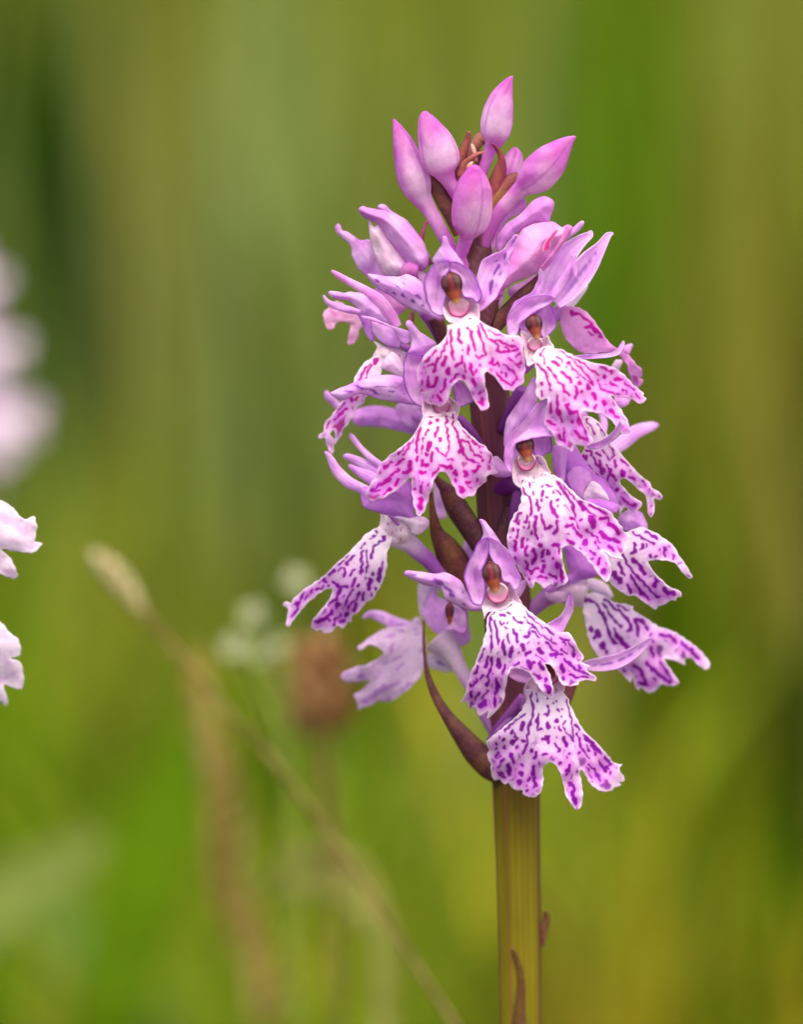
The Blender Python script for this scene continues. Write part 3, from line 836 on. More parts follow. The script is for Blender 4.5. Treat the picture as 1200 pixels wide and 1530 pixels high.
for i, (txt, da, db) in enumerate((('E 855,150,24 850,185,62 770,240,110 660,340,180 560,500,230 480,680,190 430,780,120', 6, 30), ('E 1062,172,12 1015,190,56 950,290,100 850,420,190 750,560,220 640,700,190 540,800,120', 24, 36),
                                    ('E 822,595,30 790,650,80 700,740,130 620,820,130 560,880,100', -30, -8), ('E 700,360,14 690,440,50 610,590,70 540,700,70 500,760,50', 44, 46),
                                    ('E 725,360,10 715,480,40 720,570,20', 48, 48))):
    sp = Z(txt)
    strip('sepal' if i < 3 else 'petal', sp, np.linspace(da, db, len(sp)), strip_colour(LILAC if i != 2 else PALE, WHITE, seed=20 + i, line=0.55 if i == 1 else 0.0), f, cup=0.45 if i < 2 else -0.4)

# F6: right of the stem, below F4
f = ovary(None, 0, path=('K 300,900,110 230,960,150 150,980,160 60,1020,150 -40,1080,120', 80, 10), colour=lambda T, A, q: mix(srgb(196, 120, 206) + T[:, None] * 0, srgb(140, 50, 150) + T[:, None] * 0, smooth(0, 0.5, T)))
lip(f, 'M 215,160 216,240 200,310 150,390 115,470 98,560 104,640 130,720 165,780 200,830 230,880 265,920 290,976 312,970 327,922 360,940 400,977 450,945 500,966 560,950 596,920 580,860 560,780 545,700 550,650 590,630 640,640 720,700 790,790 850,870 910,928 947,860 945,790 920,730 880,668 905,690 960,722 1042,746 1022,705 1062,672 1072,630 1054,592 1102,560 1050,500 990,420 960,370 880,320 780,280 690,240 600,150 540,90 470,50 400,40 350,78 300,102 235,96',
    'M 330,90', 120, INK2, 53, slope=0.22, roll=24, bend=8, rip=6)
part_sheets(f, [
    ('sepal', 'K 352,15 290,110 200,260 115,380 88,480 82,640 140,600 240,470 340,360 378,240 368,120', cup_depth(104, cup=-8, R=14), petal_colour(LILAC, WHITE, 24, vein=0.4)),
    ('petal', 'K 470,215 380,260 290,380 220,460 130,540 84,680 88,800 138,878 156,790 165,680 190,610 250,590 350,566 480,552 530,560 560,500 480,380', cup_depth(112, gx=0.05, gy=0.05, cup=12, R=18), petal_colour(LILAC, PALE, 25, rim=0.4)),
    ('petal', 'K 330,566 420,552 502,552 508,680 442,722 450,800 400,790 350,700 335,630', cup_depth(94, cup=12, R=14), petal_colour(LILAC, PALE, 26, rim=0.7)),
    ('petal', 'K 120,850 150,700 180,600 270,560 360,560 400,700 460,800 420,860 300,900 200,900', cup_depth(84, cup=6, R=20), petal_colour(LILAC, PALE, 27)),
    ('throat', 'K 165,760 210,740 280,800 360,720 430,740 470,820 500,890 420,890 350,965 240,940 240,1020 165,960 155,860', cup_depth(104, gy=0.25, cup=10, R=12), throat_colour(7)),
    ('sepal', 'K 160,840 150,905 80,918 0,910 -60,880 -80,820 -50,760 20,730 90,800', cup_depth(78, gx=0.2, cup=-8, R=12), petal_colour(LILAC, PALE, 28)),
])
column(f, (782, 652), (790, 690), 27, 102, 8)
stigma(f, 787, 690, 14, 107)
# F7: right, behind F6; its curled sepal crosses over the lip
f = ovary(None, 0, path=('L 330,120,120 200,160,130 60,220,120 -120,300,110', 30, 0))
lip(f, 'L 300,140 380,136 440,180 500,250 560,350 640,450 720,550 790,630 850,680 900,720 925,770 980,800 1026,850 1000,880 945,865 952,930 942,1010 920,1046 895,1010 885,920 865,840 800,780 720,710 680,690 650,705 655,750 720,820 780,870 832,900 832,940 790,982 730,970 682,952 645,1010 630,945 600,870 550,800 470,720 400,660 300,590 268,540 290,470 330,400 350,300 335,220',
    'L 350,160', 44, INK2, 67, slope=0.12, roll=16, bend=14, rip=5)
sp = Z('L 640,175,16 640,220,46 600,290,60 520,355,60 430,395,56 350,400,30')
strip('sepal', sp, np.array([176, 172, 162, 150, 132, 110]), strip_colour(LILAC, PALE, seed=30, rim=0.3), f, cup=0.4)
sp = Z('L 988,208,20 950,215,70 880,235,100 780,275,124 660,370,130 560,430,100 470,470,60')
strip('sepal', sp, np.linspace(-70, -10, len(sp)), strip_colour(LILAC, WHITE, seed=31), f, cup=-0.35)
sp = Z('L 470,90,50 500,200,60 480,320,60')
strip('petal', sp, np.linspace(-20, 0, 3), strip_colour(LILAC, PALE, seed=32), f, cup=-0.35)
sp = Z('H 830,960,120 920,960,90 960,920,50')
strip('sepal', sp, np.linspace(40, 30, 3), strip_colour(LILAC, LILAC2, seed=33), f, cup=-0.35)

# F8: lower right, its hood just under F7's lip
f = ovary(None, 0, path=('K 800,1100,140 640,1000,140 480,960,130 300,980,120 100,1040,110', 50, 0))
lip(f, 'N 470,300 580,262 650,280 720,310 780,360 830,380 870,430 902,490 950,560 1012,660 985,682 940,640 870,560 800,535 720,530 650,545 680,610 740,670 800,730 860,765 917,790 917,830 887,832 880,862 835,855 780,890 727,905 715,932 660,900 600,860 540,820 480,815 400,770 330,700 310,600 300,500 360,380',
    'N 380,330', 58, INK3, 71, axis=(110, 70), slope=0.1, roll=18, bend=12, rip=5)
part_sheets(f, [
    ('sepal', 'N 400,190 450,140 520,115 600,148 637,230 632,300 540,290 440,280', cup_depth(34, cup=-9, R=14), petal_colour(LILAC, WHITE, 34)),
    ('petal', 'K 530,640 620,620 720,625 780,740 900,890 1000,950 1100,1150 1050,1230 900,1190 700,1100 600,960 530,850', cup_depth(64, gx=-0.1, cup=-10, R=24), petal_colour(LILAC2, LILAC, 35, vein=0.5)),
    ('petal', 'K 520,660 560,630 640,640 640,780 620,950 560,910 520,840', cup_depth(80, cup=-6, R=12), petal_colour(LILAC, LILAC2, 36, vein=0.6)),
    ('petal', 'K 640,920 690,840 760,820 850,880 870,960 810,1020 795,1110 720,1080', cup_depth(78, cup=-6, R=14), petal_colour(LILAC, PALE, 37, rim=0.3)),
    ('throat', 'K 795,1115 808,1030 870,950 930,980 1000,1070 1020,1130 900,1125', cup_depth(84, cup=-8, R=14), petal_colour(PALE, WHITE, 38)),
    ('sepal', 'K 800,1120 900,1112 1000,1125 1110,1170 1080,1240 950,1230 850,1200', cup_depth(88, cup=-5, R=10), petal_colour(LILAC2, LILAC, 39)),
])
# F9: left, in profile
f = ovary(None, 0, path=('O 880,330,130 980,340,170 1090,390,160 1180,470,140 P 260,520,130 340,610,110 460,720,90 640,900,80', 46, 6), colour=lambda T, A, q: mix(srgb(240, 222, 236) + T[:, None] * 0, srgb(190, 110, 208) + T[:, None] * 0, smooth(0.12, 0.45, T)))
lip(f, 'O 832,268 740,320 680,390 600,470 500,560 420,640 330,710 240,770 170,830 130,880 85,872 68,895 112,926 93,1050 120,1062 180,990 260,890 340,820 430,765 472,763 460,820 420,890 360,960 310,1020 298,1060 340,1102 380,1095 420,1127 470,1110 515,1065 552,1087 600,1030 627,1032 640,980 690,950 740,880 820,820 870,730 900,650 920,560 916,480 938,410 962,360 930,318 880,280',
    'O 900,280', 56, INK3, 83, slope=-0.02, roll=16, bend=10, rip=4, lat=0.1)
part_sheets(f, [
    ('petal', 'I 422,780 418,870 448,952 560,992 700,1030 850,1062 960,1070 1000,1040 900,1020 890,900 850,700 760,640 600,690 500,760', cup_depth(64, gx=0.1, cup=-10, R=22), petal_colour(LILAC2, LILAC, 40, vein=0.8, rim=0.1)),
    ('petal', 'I 700,1030 850,1042 930,1032 990,1034 1026,1070 1010,1130 940,1192 880,1190 850,1120 780,1080', cup_depth(74, cup=-10, R=14), petal_colour(PALE, LILAC, 41)),
    ('throat', 'I 590,1010 660,1005 800,1050 870,1180 850,1240 O 1000,400 900,330 830,290 860,240 865,160', cup_depth(60, cup=-8, R=14), throat_colour(8)),
    ('petal', 'I 660,1020 700,1030 770,1100 740,1110 700,1070', cup_depth(70, cup=-2, R=6), petal_colour(srgb(186, 110, 210), LILAC, 42)),
])
for i, (txt, da, db) in enumerate((('I 318,288,20 335,315,46 400,400,46 500,500,54 630,600,60', 20, 40), ('I 258,500,30 290,495,60 420,550,90 600,640,110 700,700,90', 16, 40),
                                    ('I 305,570,24 380,620,70 500,680,110 620,760,110', 26, 44), ('I 92,450,14 130,490,50 200,620,90 300,720,100 400,770,90 520,820,80', 36, 50))):
    sp = Z(txt)
    strip('sepal' if i != 1 else 'petal', sp, np.linspace(da, db, len(sp)), strip_colour(LILAC, WHITE if i != 2 else LILAC2, seed=43 + i, line=0.2), f, cup=-0.5)

# F2: upper left, in profile
f = ovary(None, 0, path=('F 640,500,120 720,560,150 800,600,150 900,640,120 1100,760,100', 26, 6), colour=lambda T, A, q: mix(srgb(244, 222, 238) + T[:, None] * 0, srgb(220, 170, 220) + T[:, None] * 0, smooth(0.1, 0.6, T)))
lip(f, 'F 500,575 450,610 400,670 362,740 340,800 285,890 240,950 190,1040 135,1100 I 92,190 84,258 42,292 36,325 60,335 92,328 104,380 122,432 150,470 172,448 176,400 158,320 150,290 175,250 186,300 172,350 182,385 215,335 242,305 252,265 292,215 335,145 385,55 F 430,980 480,905 540,810 592,720 606,640 640,560 580,540',
    'F 560,570', 34, INK1, 97, axis=(-70, 100), slope=0.02, roll=14, bend=8, rip=4)
part_sheets(f, [
    ('petal', 'F 400,178 450,200 500,255 515,330 570,410 680,470 760,480 780,440 860,420 862,340 790,308 700,290 540,222 450,190', cup_depth(44, cup=-8, R=16), petal_colour(LILAC, PALE, 50, rim=0.6)),
    ('petal', 'F 420,190 540,215 700,285 800,312 860,345 855,430 800,440 740,380 690,300 560,250 470,225 430,215', cup_depth(54, cup=-5, R=10), petal_colour(LILAC, WHITE, 51)),
    ('petal', 'C 62,885 100,868 200,884 290,880 380,890 480,960 600,1080 662,1182 560,1172 440,1110 380,1102 342,1062 325,1020 240,950 160,940 90,922', cup_depth(36, cup=-9, R=14), petal_colour(LILAC, WHITE, 52, vein=0.5)),
    ('petal', 'F 370,160 410,180 500,260 520,340 540,420 500,410 450,330 420,240', cup_depth(30, cup=-4, R=10), petal_colour(LILAC2, LILAC, 53)),
    ('throat', 'F 530,420 560,430 640,470 740,480 800,560 810,690 720,680 620,650 600,600 520,570 560,480', cup_depth(38, cup=-8, R=14), throat_colour(9)),
])
for i, (txt, da, db) in enumerate((('C 92,688,20 140,720,46 230,775,60 400,865,76 520,950,100 620,1080,100 690,1190,70', 22, 40), ('C 18,908,14 60,970,46 150,1010,60 260,1040,60 350,1060,40', 24, 34))):
    sp = Z(txt)
    strip('sepal', sp, np.linspace(da, db, len(sp)), strip_colour(PINK if i == 0 else LILAC, WHITE, seed=54 + i), f, cup=-0.5)

# F10: large flower low on the front, facing the camera
f = ovary((738, 900), 110)
lip(f, 'R 262,235 255,330 225,440 180,570 130,680 100,780 85,850 52,920 105,923 125,977 160,965 200,1037 250,1010 278,985 264,1055 330,1000 390,930 410,820 425,730 450,660 500,645 560,660 620,710 680,790 730,860 780,892 807,870 800,800 775,700 735,612 765,612 810,660 840,730 880,780 940,796 1002,780 1010,755 1090,745 1142,757 1157,730 1120,690 1068,652 1096,626 1030,600 1052,560 1010,490 960,400 920,353 860,357 780,310 700,250 600,180 550,128 490,113 440,150 380,180 310,178',
    'R 400,160', 142, INK3, 101, slope=0.22, roll=34, bend=8, rip=5)
part_sheets(f, [
    ('sepal', 'P 688,194 722,200 770,250 820,320 866,400 790,440 700,390 722,320 712,250', cup_depth(112, gy=-0.1, cup=-8, R=12), petal_colour(LILAC, WHITE, 60, rim=0.15)),
    ('petal', 'P 765,345 720,360 675,395 640,470 590,570 568,655 590,780 640,880 705,893 740,800 735,700 715,610 745,530 772,430', cup_depth(116, gx=-0.35, cup=22, R=24), petal_colour(LILAC, PALE, 61, rim=0.8)),
    ('petal', 'P 762,440 765,350 800,350 866,395 940,470 990,590 1032,680 1014,752 972,775 940,715 880,690 850,580 800,535', cup_depth(116, gx=0.35, cup=20, R=24), petal_colour(LILAC, PALE, 62, rim=0.5)),
    ('throat', 'P 700,620 780,540 860,620 930,700 980,770 1000,820 1040,890 1010,900 960,880 900,930 840,945 760,950 730,1010 722,950 715,880 735,790', cup_depth(114, gy=0.35, cup=12, R=16), throat_colour(10)),
    ('sepal', 'P 75,642 100,612 200,624 330,640 400,630 462,650 540,700 592,800 642,880 735,905 730,942 640,942 590,930 500,890 420,850 370,760 250,730 150,690', cup_depth(92, gx=0.15, cup=-9, R=14), petal_colour(LILAC, WHITE, 63, spots=0.5, rim=0.1)),
    ('sepal', 'P 1080,690 1060,760 1000,850 960,880 985,780 1030,700', cup_depth(90, cup=-3, R=6), petal_colour(LILAC, PALE, 64)),
])
stigma(f, 744, 886, 16, 128)
column(f, (731, 840), (742, 886), 28, 120, 10)
FLOWER_B = f
# F11: left, low, turned away; the back of its lip shows
f = ovary(None, 0, path=('Q 860,520,300 930,600,200 1000,720,130 1080,860,110 U 640,560,110 740,760,120 850,960,100', -20, 10), colour=lambda T, A, q: mix(srgb(232, 208, 230) + T[:, None] * 0, srgb(198, 134, 212) + T[:, None] * 0, smooth(0.2, 0.7, T)))
INKF = srgb(204, 132, 222)
lip(f, 'Q 720,420 692,350 660,333 638,370 600,405 540,415 440,425 370,450 300,490 240,540 187,578 195,612 230,602 270,560 340,575 402,635 330,690 250,725 140,760 70,795 46,832 100,867 200,862 290,850 240,920 158,972 172,1022 188,1050 194,1098 240,1070 320,1045 350,1015 450,1025 520,990 600,930 680,850 722,770 738,650 742,500',
    'Q 740,480', -28, INKF, 113, axis=(-110, 45), slope=-0.12, roll=16, bend=10, rip=5, amount=0.9, faint=0.3, strokes=False, back=srgb(244, 214, 244))
part_sheets(f, [
    ('petal', 'Q 712,320 745,230 800,130 860,180 920,195 1010,215 1085,285 1092,400 1112,520 1040,572 930,525 800,445', cup_depth(-4, cup=-10, R=20), petal_colour(LILAC, PALE, 65, vein=0.3)),
    ('sepal', 'Q 690,40 680,200 708,345 780,260 850,130 900,80 800,40', cup_depth(-30, cup=-6, R=14), petal_colour(PALE, LILAC, 66)),
    ('sepal', 'Q 750,650 830,638 900,680 962,760 905,788 750,732', cup_depth(-40, cup=-5, R=12), petal_colour(PALE, WHITE, 67, spots=0.3)),
    ('petal', 'Q 900,240 960,230 1060,300 1080,420 1050,470 960,440 900,440 880,340', cup_depth(6, cup=6, R=14), petal_colour(LILAC, PALE, 68)),
])
column(f, (672, 900), (672, 934), 13, 14)
sp = Z('Q 232,345,20 290,315,56 380,335,90 480,385,100 610,420,90')
strip('sepal', sp, np.linspace(-60, -40, len(sp)), strip_colour(LILAC, WHITE, seed=69, line=0.5), f, cup=-0.4)
# F12: low on the right
f = ovary(None, 0, path=('S 140,270,190 40,250,210 -80,230,190 -200,300,140 -330,420,110', 10, 0), colour=lambda T, A, q: mix(srgb(238, 216, 232) + T[:, None] * 0, srgb(196, 140, 204) + T[:, None] * 0, smooth(0.1, 0.6, T)))
lip(f, 'S 120,280 115,350 130,450 150,580 190,690 250,770 330,830 420,890 470,950 510,977 525,925 540,1000 570,1042 597,1018 640,1062 700,1050 760,1000 830,1012 892,996 897,970 850,900 800,830 780,790 850,800 900,820 947,837 950,790 990,780 1050,830 1100,872 1147,862 1147,820 1100,750 1000,660 900,590 820,550 720,520 640,460 530,390 522,358 460,340 380,330 300,280 200,245',
    'S 140,290', 14, INK3, 127, slope=0.08, roll=18, bend=12, rip=4)
sp = Z('S 90,840,30 180,840,90 290,830,116 400,805,118 520,745,96 620,670,60 682,612,16')
strip('sepal', sp, np.linspace(52, 66, len(sp)), strip_colour(LILAC, WHITE, seed=70, line=0.8, rim=0.1), f, cup=0.35)
sp = Z('S 130,170,50 200,185,100 280,220,100 350,290,40')
strip('sepal', sp, np.linspace(-20, -30, len(sp)), strip_colour(PALE, WHITE, seed=71), f, cup=-0.4)
part_sheets(f, [
    ('petal', 'M 560,640 650,640 750,720 850,860 780,890 640,920 540,960 480,1000 420,1000 410,960 500,900 600,860', cup_depth(34, cup=-8, R=16), petal_colour(LILAC2, LILAC, 72, vein=0.5)),
    ('petal', 'M 410,1020 430,980 560,940 760,900 700,1000 640,1060 500,1100 430,1070', cup_depth(26, cup=-8, R=14), petal_colour(PALE, LILAC, 73)),
    ('sepal', 'R 932,20 962,90 966,170 930,250 890,330 860,370 740,300 790,262 850,225 895,165 912,90', cup_depth(96, cup=7, R=12), petal_colour(LILAC, PALE, 74, rim=0.1)),
])
# F13: lowest flower, facing the camera
f = ovary((795, 1030), 100, drop=60)
lip(f, 'T 350,170 362,240 330,320 280,390 200,450 120,520 42,592 62,650 48,700 75,770 80,860 100,902 147,898 190,937 222,923 240,957 290,987 337,985 343,1022 400,1042 450,1037 487,990 502,900 502,810 540,765 590,770 630,830 660,920 690,1040 730,1100 772,1148 812,1110 827,1030 815,920 800,830 830,840 880,920 940,980 1010,1000 1062,986 1075,963 1138,946 1108,925 1163,906 1140,850 1118,812 1148,776 1080,760 1010,680 930,590 850,520 780,410 730,310 700,230 660,176 620,190 540,200 460,180 405,165',
    'T 520,180', 116, INK3, 139, slope=0.25, roll=36, bend=10, rip=5)
part_sheets(f, [
    ('throat', 'T 342,160 380,90 460,40 560,0 660,60 675,150 660,190 560,215 440,190 360,240', cup_depth(100, gy=0.3, cup=10, R=14), throat_colour(11)),
    ('petal', 'T 232,66 250,0 330,-20 400,20 420,80 350,112', cup_depth(96, cup=6, R=12), petal_colour(LILAC, PALE, 75)),
    ('petal', 'T 560,-40 640,-40 690,20 690,110 620,80', cup_depth(96, cup=6, R=12), petal_colour(LILAC, PALE, 76)),
    ('sepal', 'T 350,220 362,290 250,430 120,520 60,560 140,470 260,330', cup_depth(60, cup=-6, R=10), petal_colour(srgb(186, 120, 200), LILAC, 77)),
])
stigma(f, 822, 1010, 14, 106)
column(f, (822, 985), (826, 1015), 18, 112)

FLOWER_C = f
# flowers on the far side, only their sepals and lips showing past the spike
f = ovary(None, 0, path=('C 880,700,160 800,690,200 860,740,150 1000,900,110', 20, 4), colour=bud_colour(3, PINK, PALE))
part_sheets(f, [
    ('sepal', 'C 332,140 370,108 420,125 520,140 640,168 740,230 850,340 925,450 962,560 950,650 880,692 800,650 700,530 600,400 520,280 440,232 390,212', cup_depth(38, gx=0.05, cup=-22, R=28), petal_colour(srgb(234, 166, 236), WHITE, 80, rim=0.1)),
    ('lip', 'C 428,235 470,290 520,280 600,390 720,550 860,690 800,730 700,735 640,740 560,705 480,540 440,400', cup_depth(24, cup=-14, R=20), petal_colour(srgb(246, 222, 236), PINK, 81, vein=0.3)),
    ('sepal', 'C 122,300 148,263 175,288 190,325 240,340 340,410 440,415 520,560 600,720 560,860 510,850 420,750 330,660 280,560 265,460 200,400 140,350', cup_depth(-6, cup=-9, R=18), petal_colour(srgb(232, 170, 236), WHITE, 82)),
    ('sepal', 'C 505,115 530,92 575,100 640,160 760,230 860,350 920,450 975,560 930,560 800,400 640,220 540,150', cup_depth(6, cup=-6, R=8), petal_colour(LILAC, WHITE, 83)),
    ('petal', 'C 480,850 560,820 700,900 760,1020 700,1080 660,1100 600,1060 520,930', cup_depth(-12, cup=-6, R=14), petal_colour(PINK, srgb(248, 200, 226), 84)),
])
f = ovary(None, 0, path=('E 40,680,100 -20,760,100 -80,860,90', 44, 10), colour=bud_colour(5, PINK, PALE))
part_sheets(f, [
    ('lip', 'E 215,190 250,135 330,95 450,68 530,75 600,120 645,98 695,122 655,200 620,250 560,330 500,430 440,500 300,560 180,605 60,690 0,740 -10,680 40,560 110,450 160,320', cup_depth(70, gx=-0.2, cup=-34, R=34), petal_colour(PINK, srgb(252, 226, 242), 85, vein=0.15)),
    ('lip_lobe', 'E 425,340 440,260 480,205 540,135 575,130 545,180 500,240 495,290 460,335', cup_depth(74, gx=-0.2, cup=-3, R=6), lambda x, y, e: mix(srgb(226, 60, 170) + x[:, None] * 0, WHITE + x[:, None] * 0, 0.7 * (1 - smooth(0.5, 2.5, e)))),
    ('sepal', 'B 372,1140 378,1040 460,930 600,830 700,722 790,678 840,690 890,735 865,850 835,915 740,912 620,962 500,1060 400,1175', cup_depth(44, cup=-13, R=18), petal_colour(srgb(230, 164, 236), PINK, 86)),
    ('sepal', 'E 790,62 796,85 760,140 690,195 630,240 560,280 640,170 700,120 760,68', cup_depth(30, cup=-4, R=8), petal_colour(LILAC, WHITE, 87)),
    ('petal', 'E 640,100 692,118 660,195 560,320 460,440 410,480 520,330 590,220', cup_depth(72, cup=-7, R=10), petal_colour(srgb(236, 150, 214), PINK, 88)),
    ('petal', 'B 600,720 632,700 632,800 560,840 470,900 400,1000 340,1200 290,1200 330,1050 400,880 500,770', cup_depth(4, cup=-8, R=14), petal_colour(PINK, PALE, 89)),
])
f = ovary(None, 0, path=('F 420,220,60 520,300,70 700,420,70 1000,560,60', -50, -10))
lip(f, 'F 76,182 110,128 200,60 300,105 420,165 470,250 420,300 400,330 365,430 322,452 298,432 310,330 325,255 250,245 200,252 172,302 130,322 100,292',
    'F 440,200', -40, INK1, 151, axis=(-80, 10), slope=0, roll=10, bend=6, rip=4, amount=0.25, strokes=False, back=srgb(248, 190, 228))
f = ovary(None, 0, path=('I 900,120,90 1000,160,90 1150,220,80 1400,300,70', -60, -6))
part_sheets(f, [
    ('sepal', 'I 330,150 370,75 450,48 550,38 700,62 760,100 900,140 960,200 900,295 800,270 600,228 450,220 370,205', cup_depth(-70, cup=-8, R=16), petal_colour(LILAC, LILAC2, 90, vein=0.5)),
    ('sepal', 'I 735,30 800,10 970,25 965,150 920,250 800,200 735,110', cup_depth(-56, cup=-6, R=16), petal_colour(LILAC, PALE, 91)),
    ('sepal', 'F 85,880 115,860 150,900 220,960 260,1010 200,1030 150,990 105,940', cup_depth(-64, cup=-5, R=10), petal_colour(LILAC, PALE, 92)),
    ('sepal', 'J 590,760 620,780 680,960 690,1050 640,1068 605,1000', cup_depth(-40, cup=-4, R=10), petal_colour(LILAC, WHITE, 93)),
    ('sepal', 'P 580,360 640,380 640,500 600,520 550,440', cup_depth(-30, cup=-4, R=10), petal_colour(LILAC, PALE, 94)),
    ('sepal', 'D 1120,470 1200,430 1290,440 1200,560 980,620 970,540', cup_depth(-30, cup=-4, R=10), petal_colour(PINK, PALE, 95)),
    ('sepal', 'D 860,640 915,590 900,690 830,760 820,740', cup_depth(-20, cup=-4, R=10), petal_colour(PINK, PALE, 96)),
])
# purple ovaries beside the stem
for txt, da, db in (('G 190,40,90 260,140,80 340,290,70 420,420,60', 30, 14), ('K 240,120,120 180,250,130 120,380,110 60,500,90', 64, 30), ('M 200,100,70 180,280,110 140,480,90 110,640,70', 58, 24),
                    ('J 800,240,60 880,330,70 960,440,60 1020,560,60', 50, 20), ('U 1080,600,110 960,760,120 860,880,110 780,1000,90', 56, 30)):
    sp = Z(txt)
    tube('ovary', sp, np.linspace(da, db, len(sp)), lambda T, A, q: mix(srgb(186, 110, 200) + T[:, None] * 0, srgb(130, 56, 150) + T[:, None] * 0, T), orchid, PETAL, nseg=16, lobes=(3, 0.05), twist=2)

# broad lower leaves of the orchid, near the ground
def spotted_leaf(T, U, q):
    rng = np.random.default_rng(8)
    col = mix(srgb(92, 128, 52) + T[:, None] * 0, srgb(120, 150, 70) + T[:, None] * 0, 0.5 * np.abs(U))
    return mix(col, srgb(70, 44, 50) + T[:, None] * 0, 0.8 * smooth(0.9, 1.2, noise2(rng, q[:, 0], q[:, 1] + q[:, 2], 60)))


for sx, top, dd in ((-1, 2700, 500), (1, 2500, -600), (-1, 3100, -700), (1, 3000, 650)):
    sp = np.array([[788, 4120, 26], [788 + sx * 120, 3700, 90], [788 + sx * 420, 3250, 150], [788 + sx * 700, top + 250, 120], [788 + sx * 900, top, 12]], float)
    strip('leaf', sp, dd * np.array([0, 0.15, 0.45, 0.8, 1.0]), spotted_leaf, orchid, LEAF, cup=0.25, thick=5, step=30)


# ------------------------------------------------------------------ neighbouring orchids, their flowers copied from the three seen face on
def templates():
    out = []
    for fl, c in ((FLOWER_A, P(685, 465, 95)), (FLOWER_B, P(740, 892, 115)), (FLOWER_C, P(812, 1030, 105))):
        c = c - BASE
        parts = []
        for o in [fl] + list(fl.children):
            me = o.data.copy()
            v = np.empty(len(me.vertices) * 3, np.float32)
            me.vertices.foreach_get('co', v)
            v = v.reshape(-1, 3) - c.astype(np.float32)
            me.vertices.foreach_set('co', v.ravel())
            parts.append((o.name.split('.')[0], me, o))
        out.append(parts)
    return out


TEMPL = templates()


def place_flower(plant, k, loc, rz, tilt, scale):
    root = None
    for nm, me, src in TEMPL[k]:
        o = src.copy()
        o.data = me
        o.name = nm
        COL.objects.link(o)
        if root is None:
            root = o
            o.parent = plant
            o.location = loc
            o.rotation_euler = (tilt, 0, rz)
            o.scale = (scale,) * 3
        else:
            o.parent = root
            o.location = (0, 0, 0)
    return root


def far_orchid(label, x, Y, h, top, bottom, n, seed, skip=(), scale=1.0, nbuds=9, clear_right=False):
    """x, Y place on the ground; the spike's flowers sit between heights bottom and top"""
    rng = random.Random(seed)
    b = (x, Y, 0.0)
    t = thing('spotted_orchid', label, 'orchid', b)
    ang = np.linspace(0, 2 * np.pi, 16, endpoint=False)
    zs = np.array([-0.01, 0.05, bottom - 0.01, bottom, (top + bottom) / 2, top, h])
    rs = np.array([2.3, 2.1, 2.1, 2.2, 1.9, 1.1, 0.3]) * 1e-3
    V = np.array([[x + r * math.cos(a), Y + r * math.sin(a), z] for z, r in zip(zs, rs) for a in ang])
    F = [[i * 16 + j, i * 16 + (j + 1) % 16, (i + 1) * 16 + (j + 1) % 16, (i + 1) * 16 + j] for i in range(len(zs) - 1) for j in range(16)]
    c = np.array([srgb(168, 150, 40) if z < bottom - 0.005 else srgb(104, 56, 66) for z in zs for a in ang])
    mesh_object('stem', V, F, STEM, t, c)
    for i in range(n):
        k = i / max(1, n - 1)
        z = top - (top - bottom) * k
        ph = i * 2.39996 + seed
        r = (0.0055 + 0.002 * k) * scale
        if i in skip or (clear_right and math.sin(ph) > 0.1):
            continue
        place_flower(t, rng.randrange(3), (math.sin(ph) * r, -math.cos(ph) * r, z), ph, rng.uniform(-0.15, 0.2), scale * rng.uniform(0.88, 1.05))
    for i in range(nbuds):
        ph = i * 2.4
        z = top + (h - top) * (i + 1) / 9
        r = 0.0042 * (1 - i / 12)
        a = np.linspace(0, 2 * np.pi, 10, endpoint=False)
        prof = [(0, 0.0002), (0.15, 0.0012), (0.45, 0.0018), (0.8, 0.0009), (1, 0.0001)]
        ax = np.array([math.sin(ph) * 0.6, -math.cos(ph) * 0.6, 0.8])
        s1 = np.cross(ax, [0.3, 0.2, 0.1])
        s1 /= np.linalg.norm(s1)
        s2 = np.cross(ax, s1)
        o0 = np.array([x + math.sin(ph) * r, Y - math.cos(ph) * r, z])
        V = np.array([o0 + ax * 0.008 * p + (s1 * math.cos(q) + s2 * math.sin(q)) * w_ for p, w_ in prof for q in a])
        F = [[m * 10 + j, m * 10 + (j + 1) % 10, (m + 1) * 10 + (j + 1) % 10, (m + 1) * 10 + j] for m in range(4) for j in range(10)]
        mesh_object('bud', V, F, PETAL, t, np.tile(srgb(228, 140, 220), (len(V), 1)))
    return t


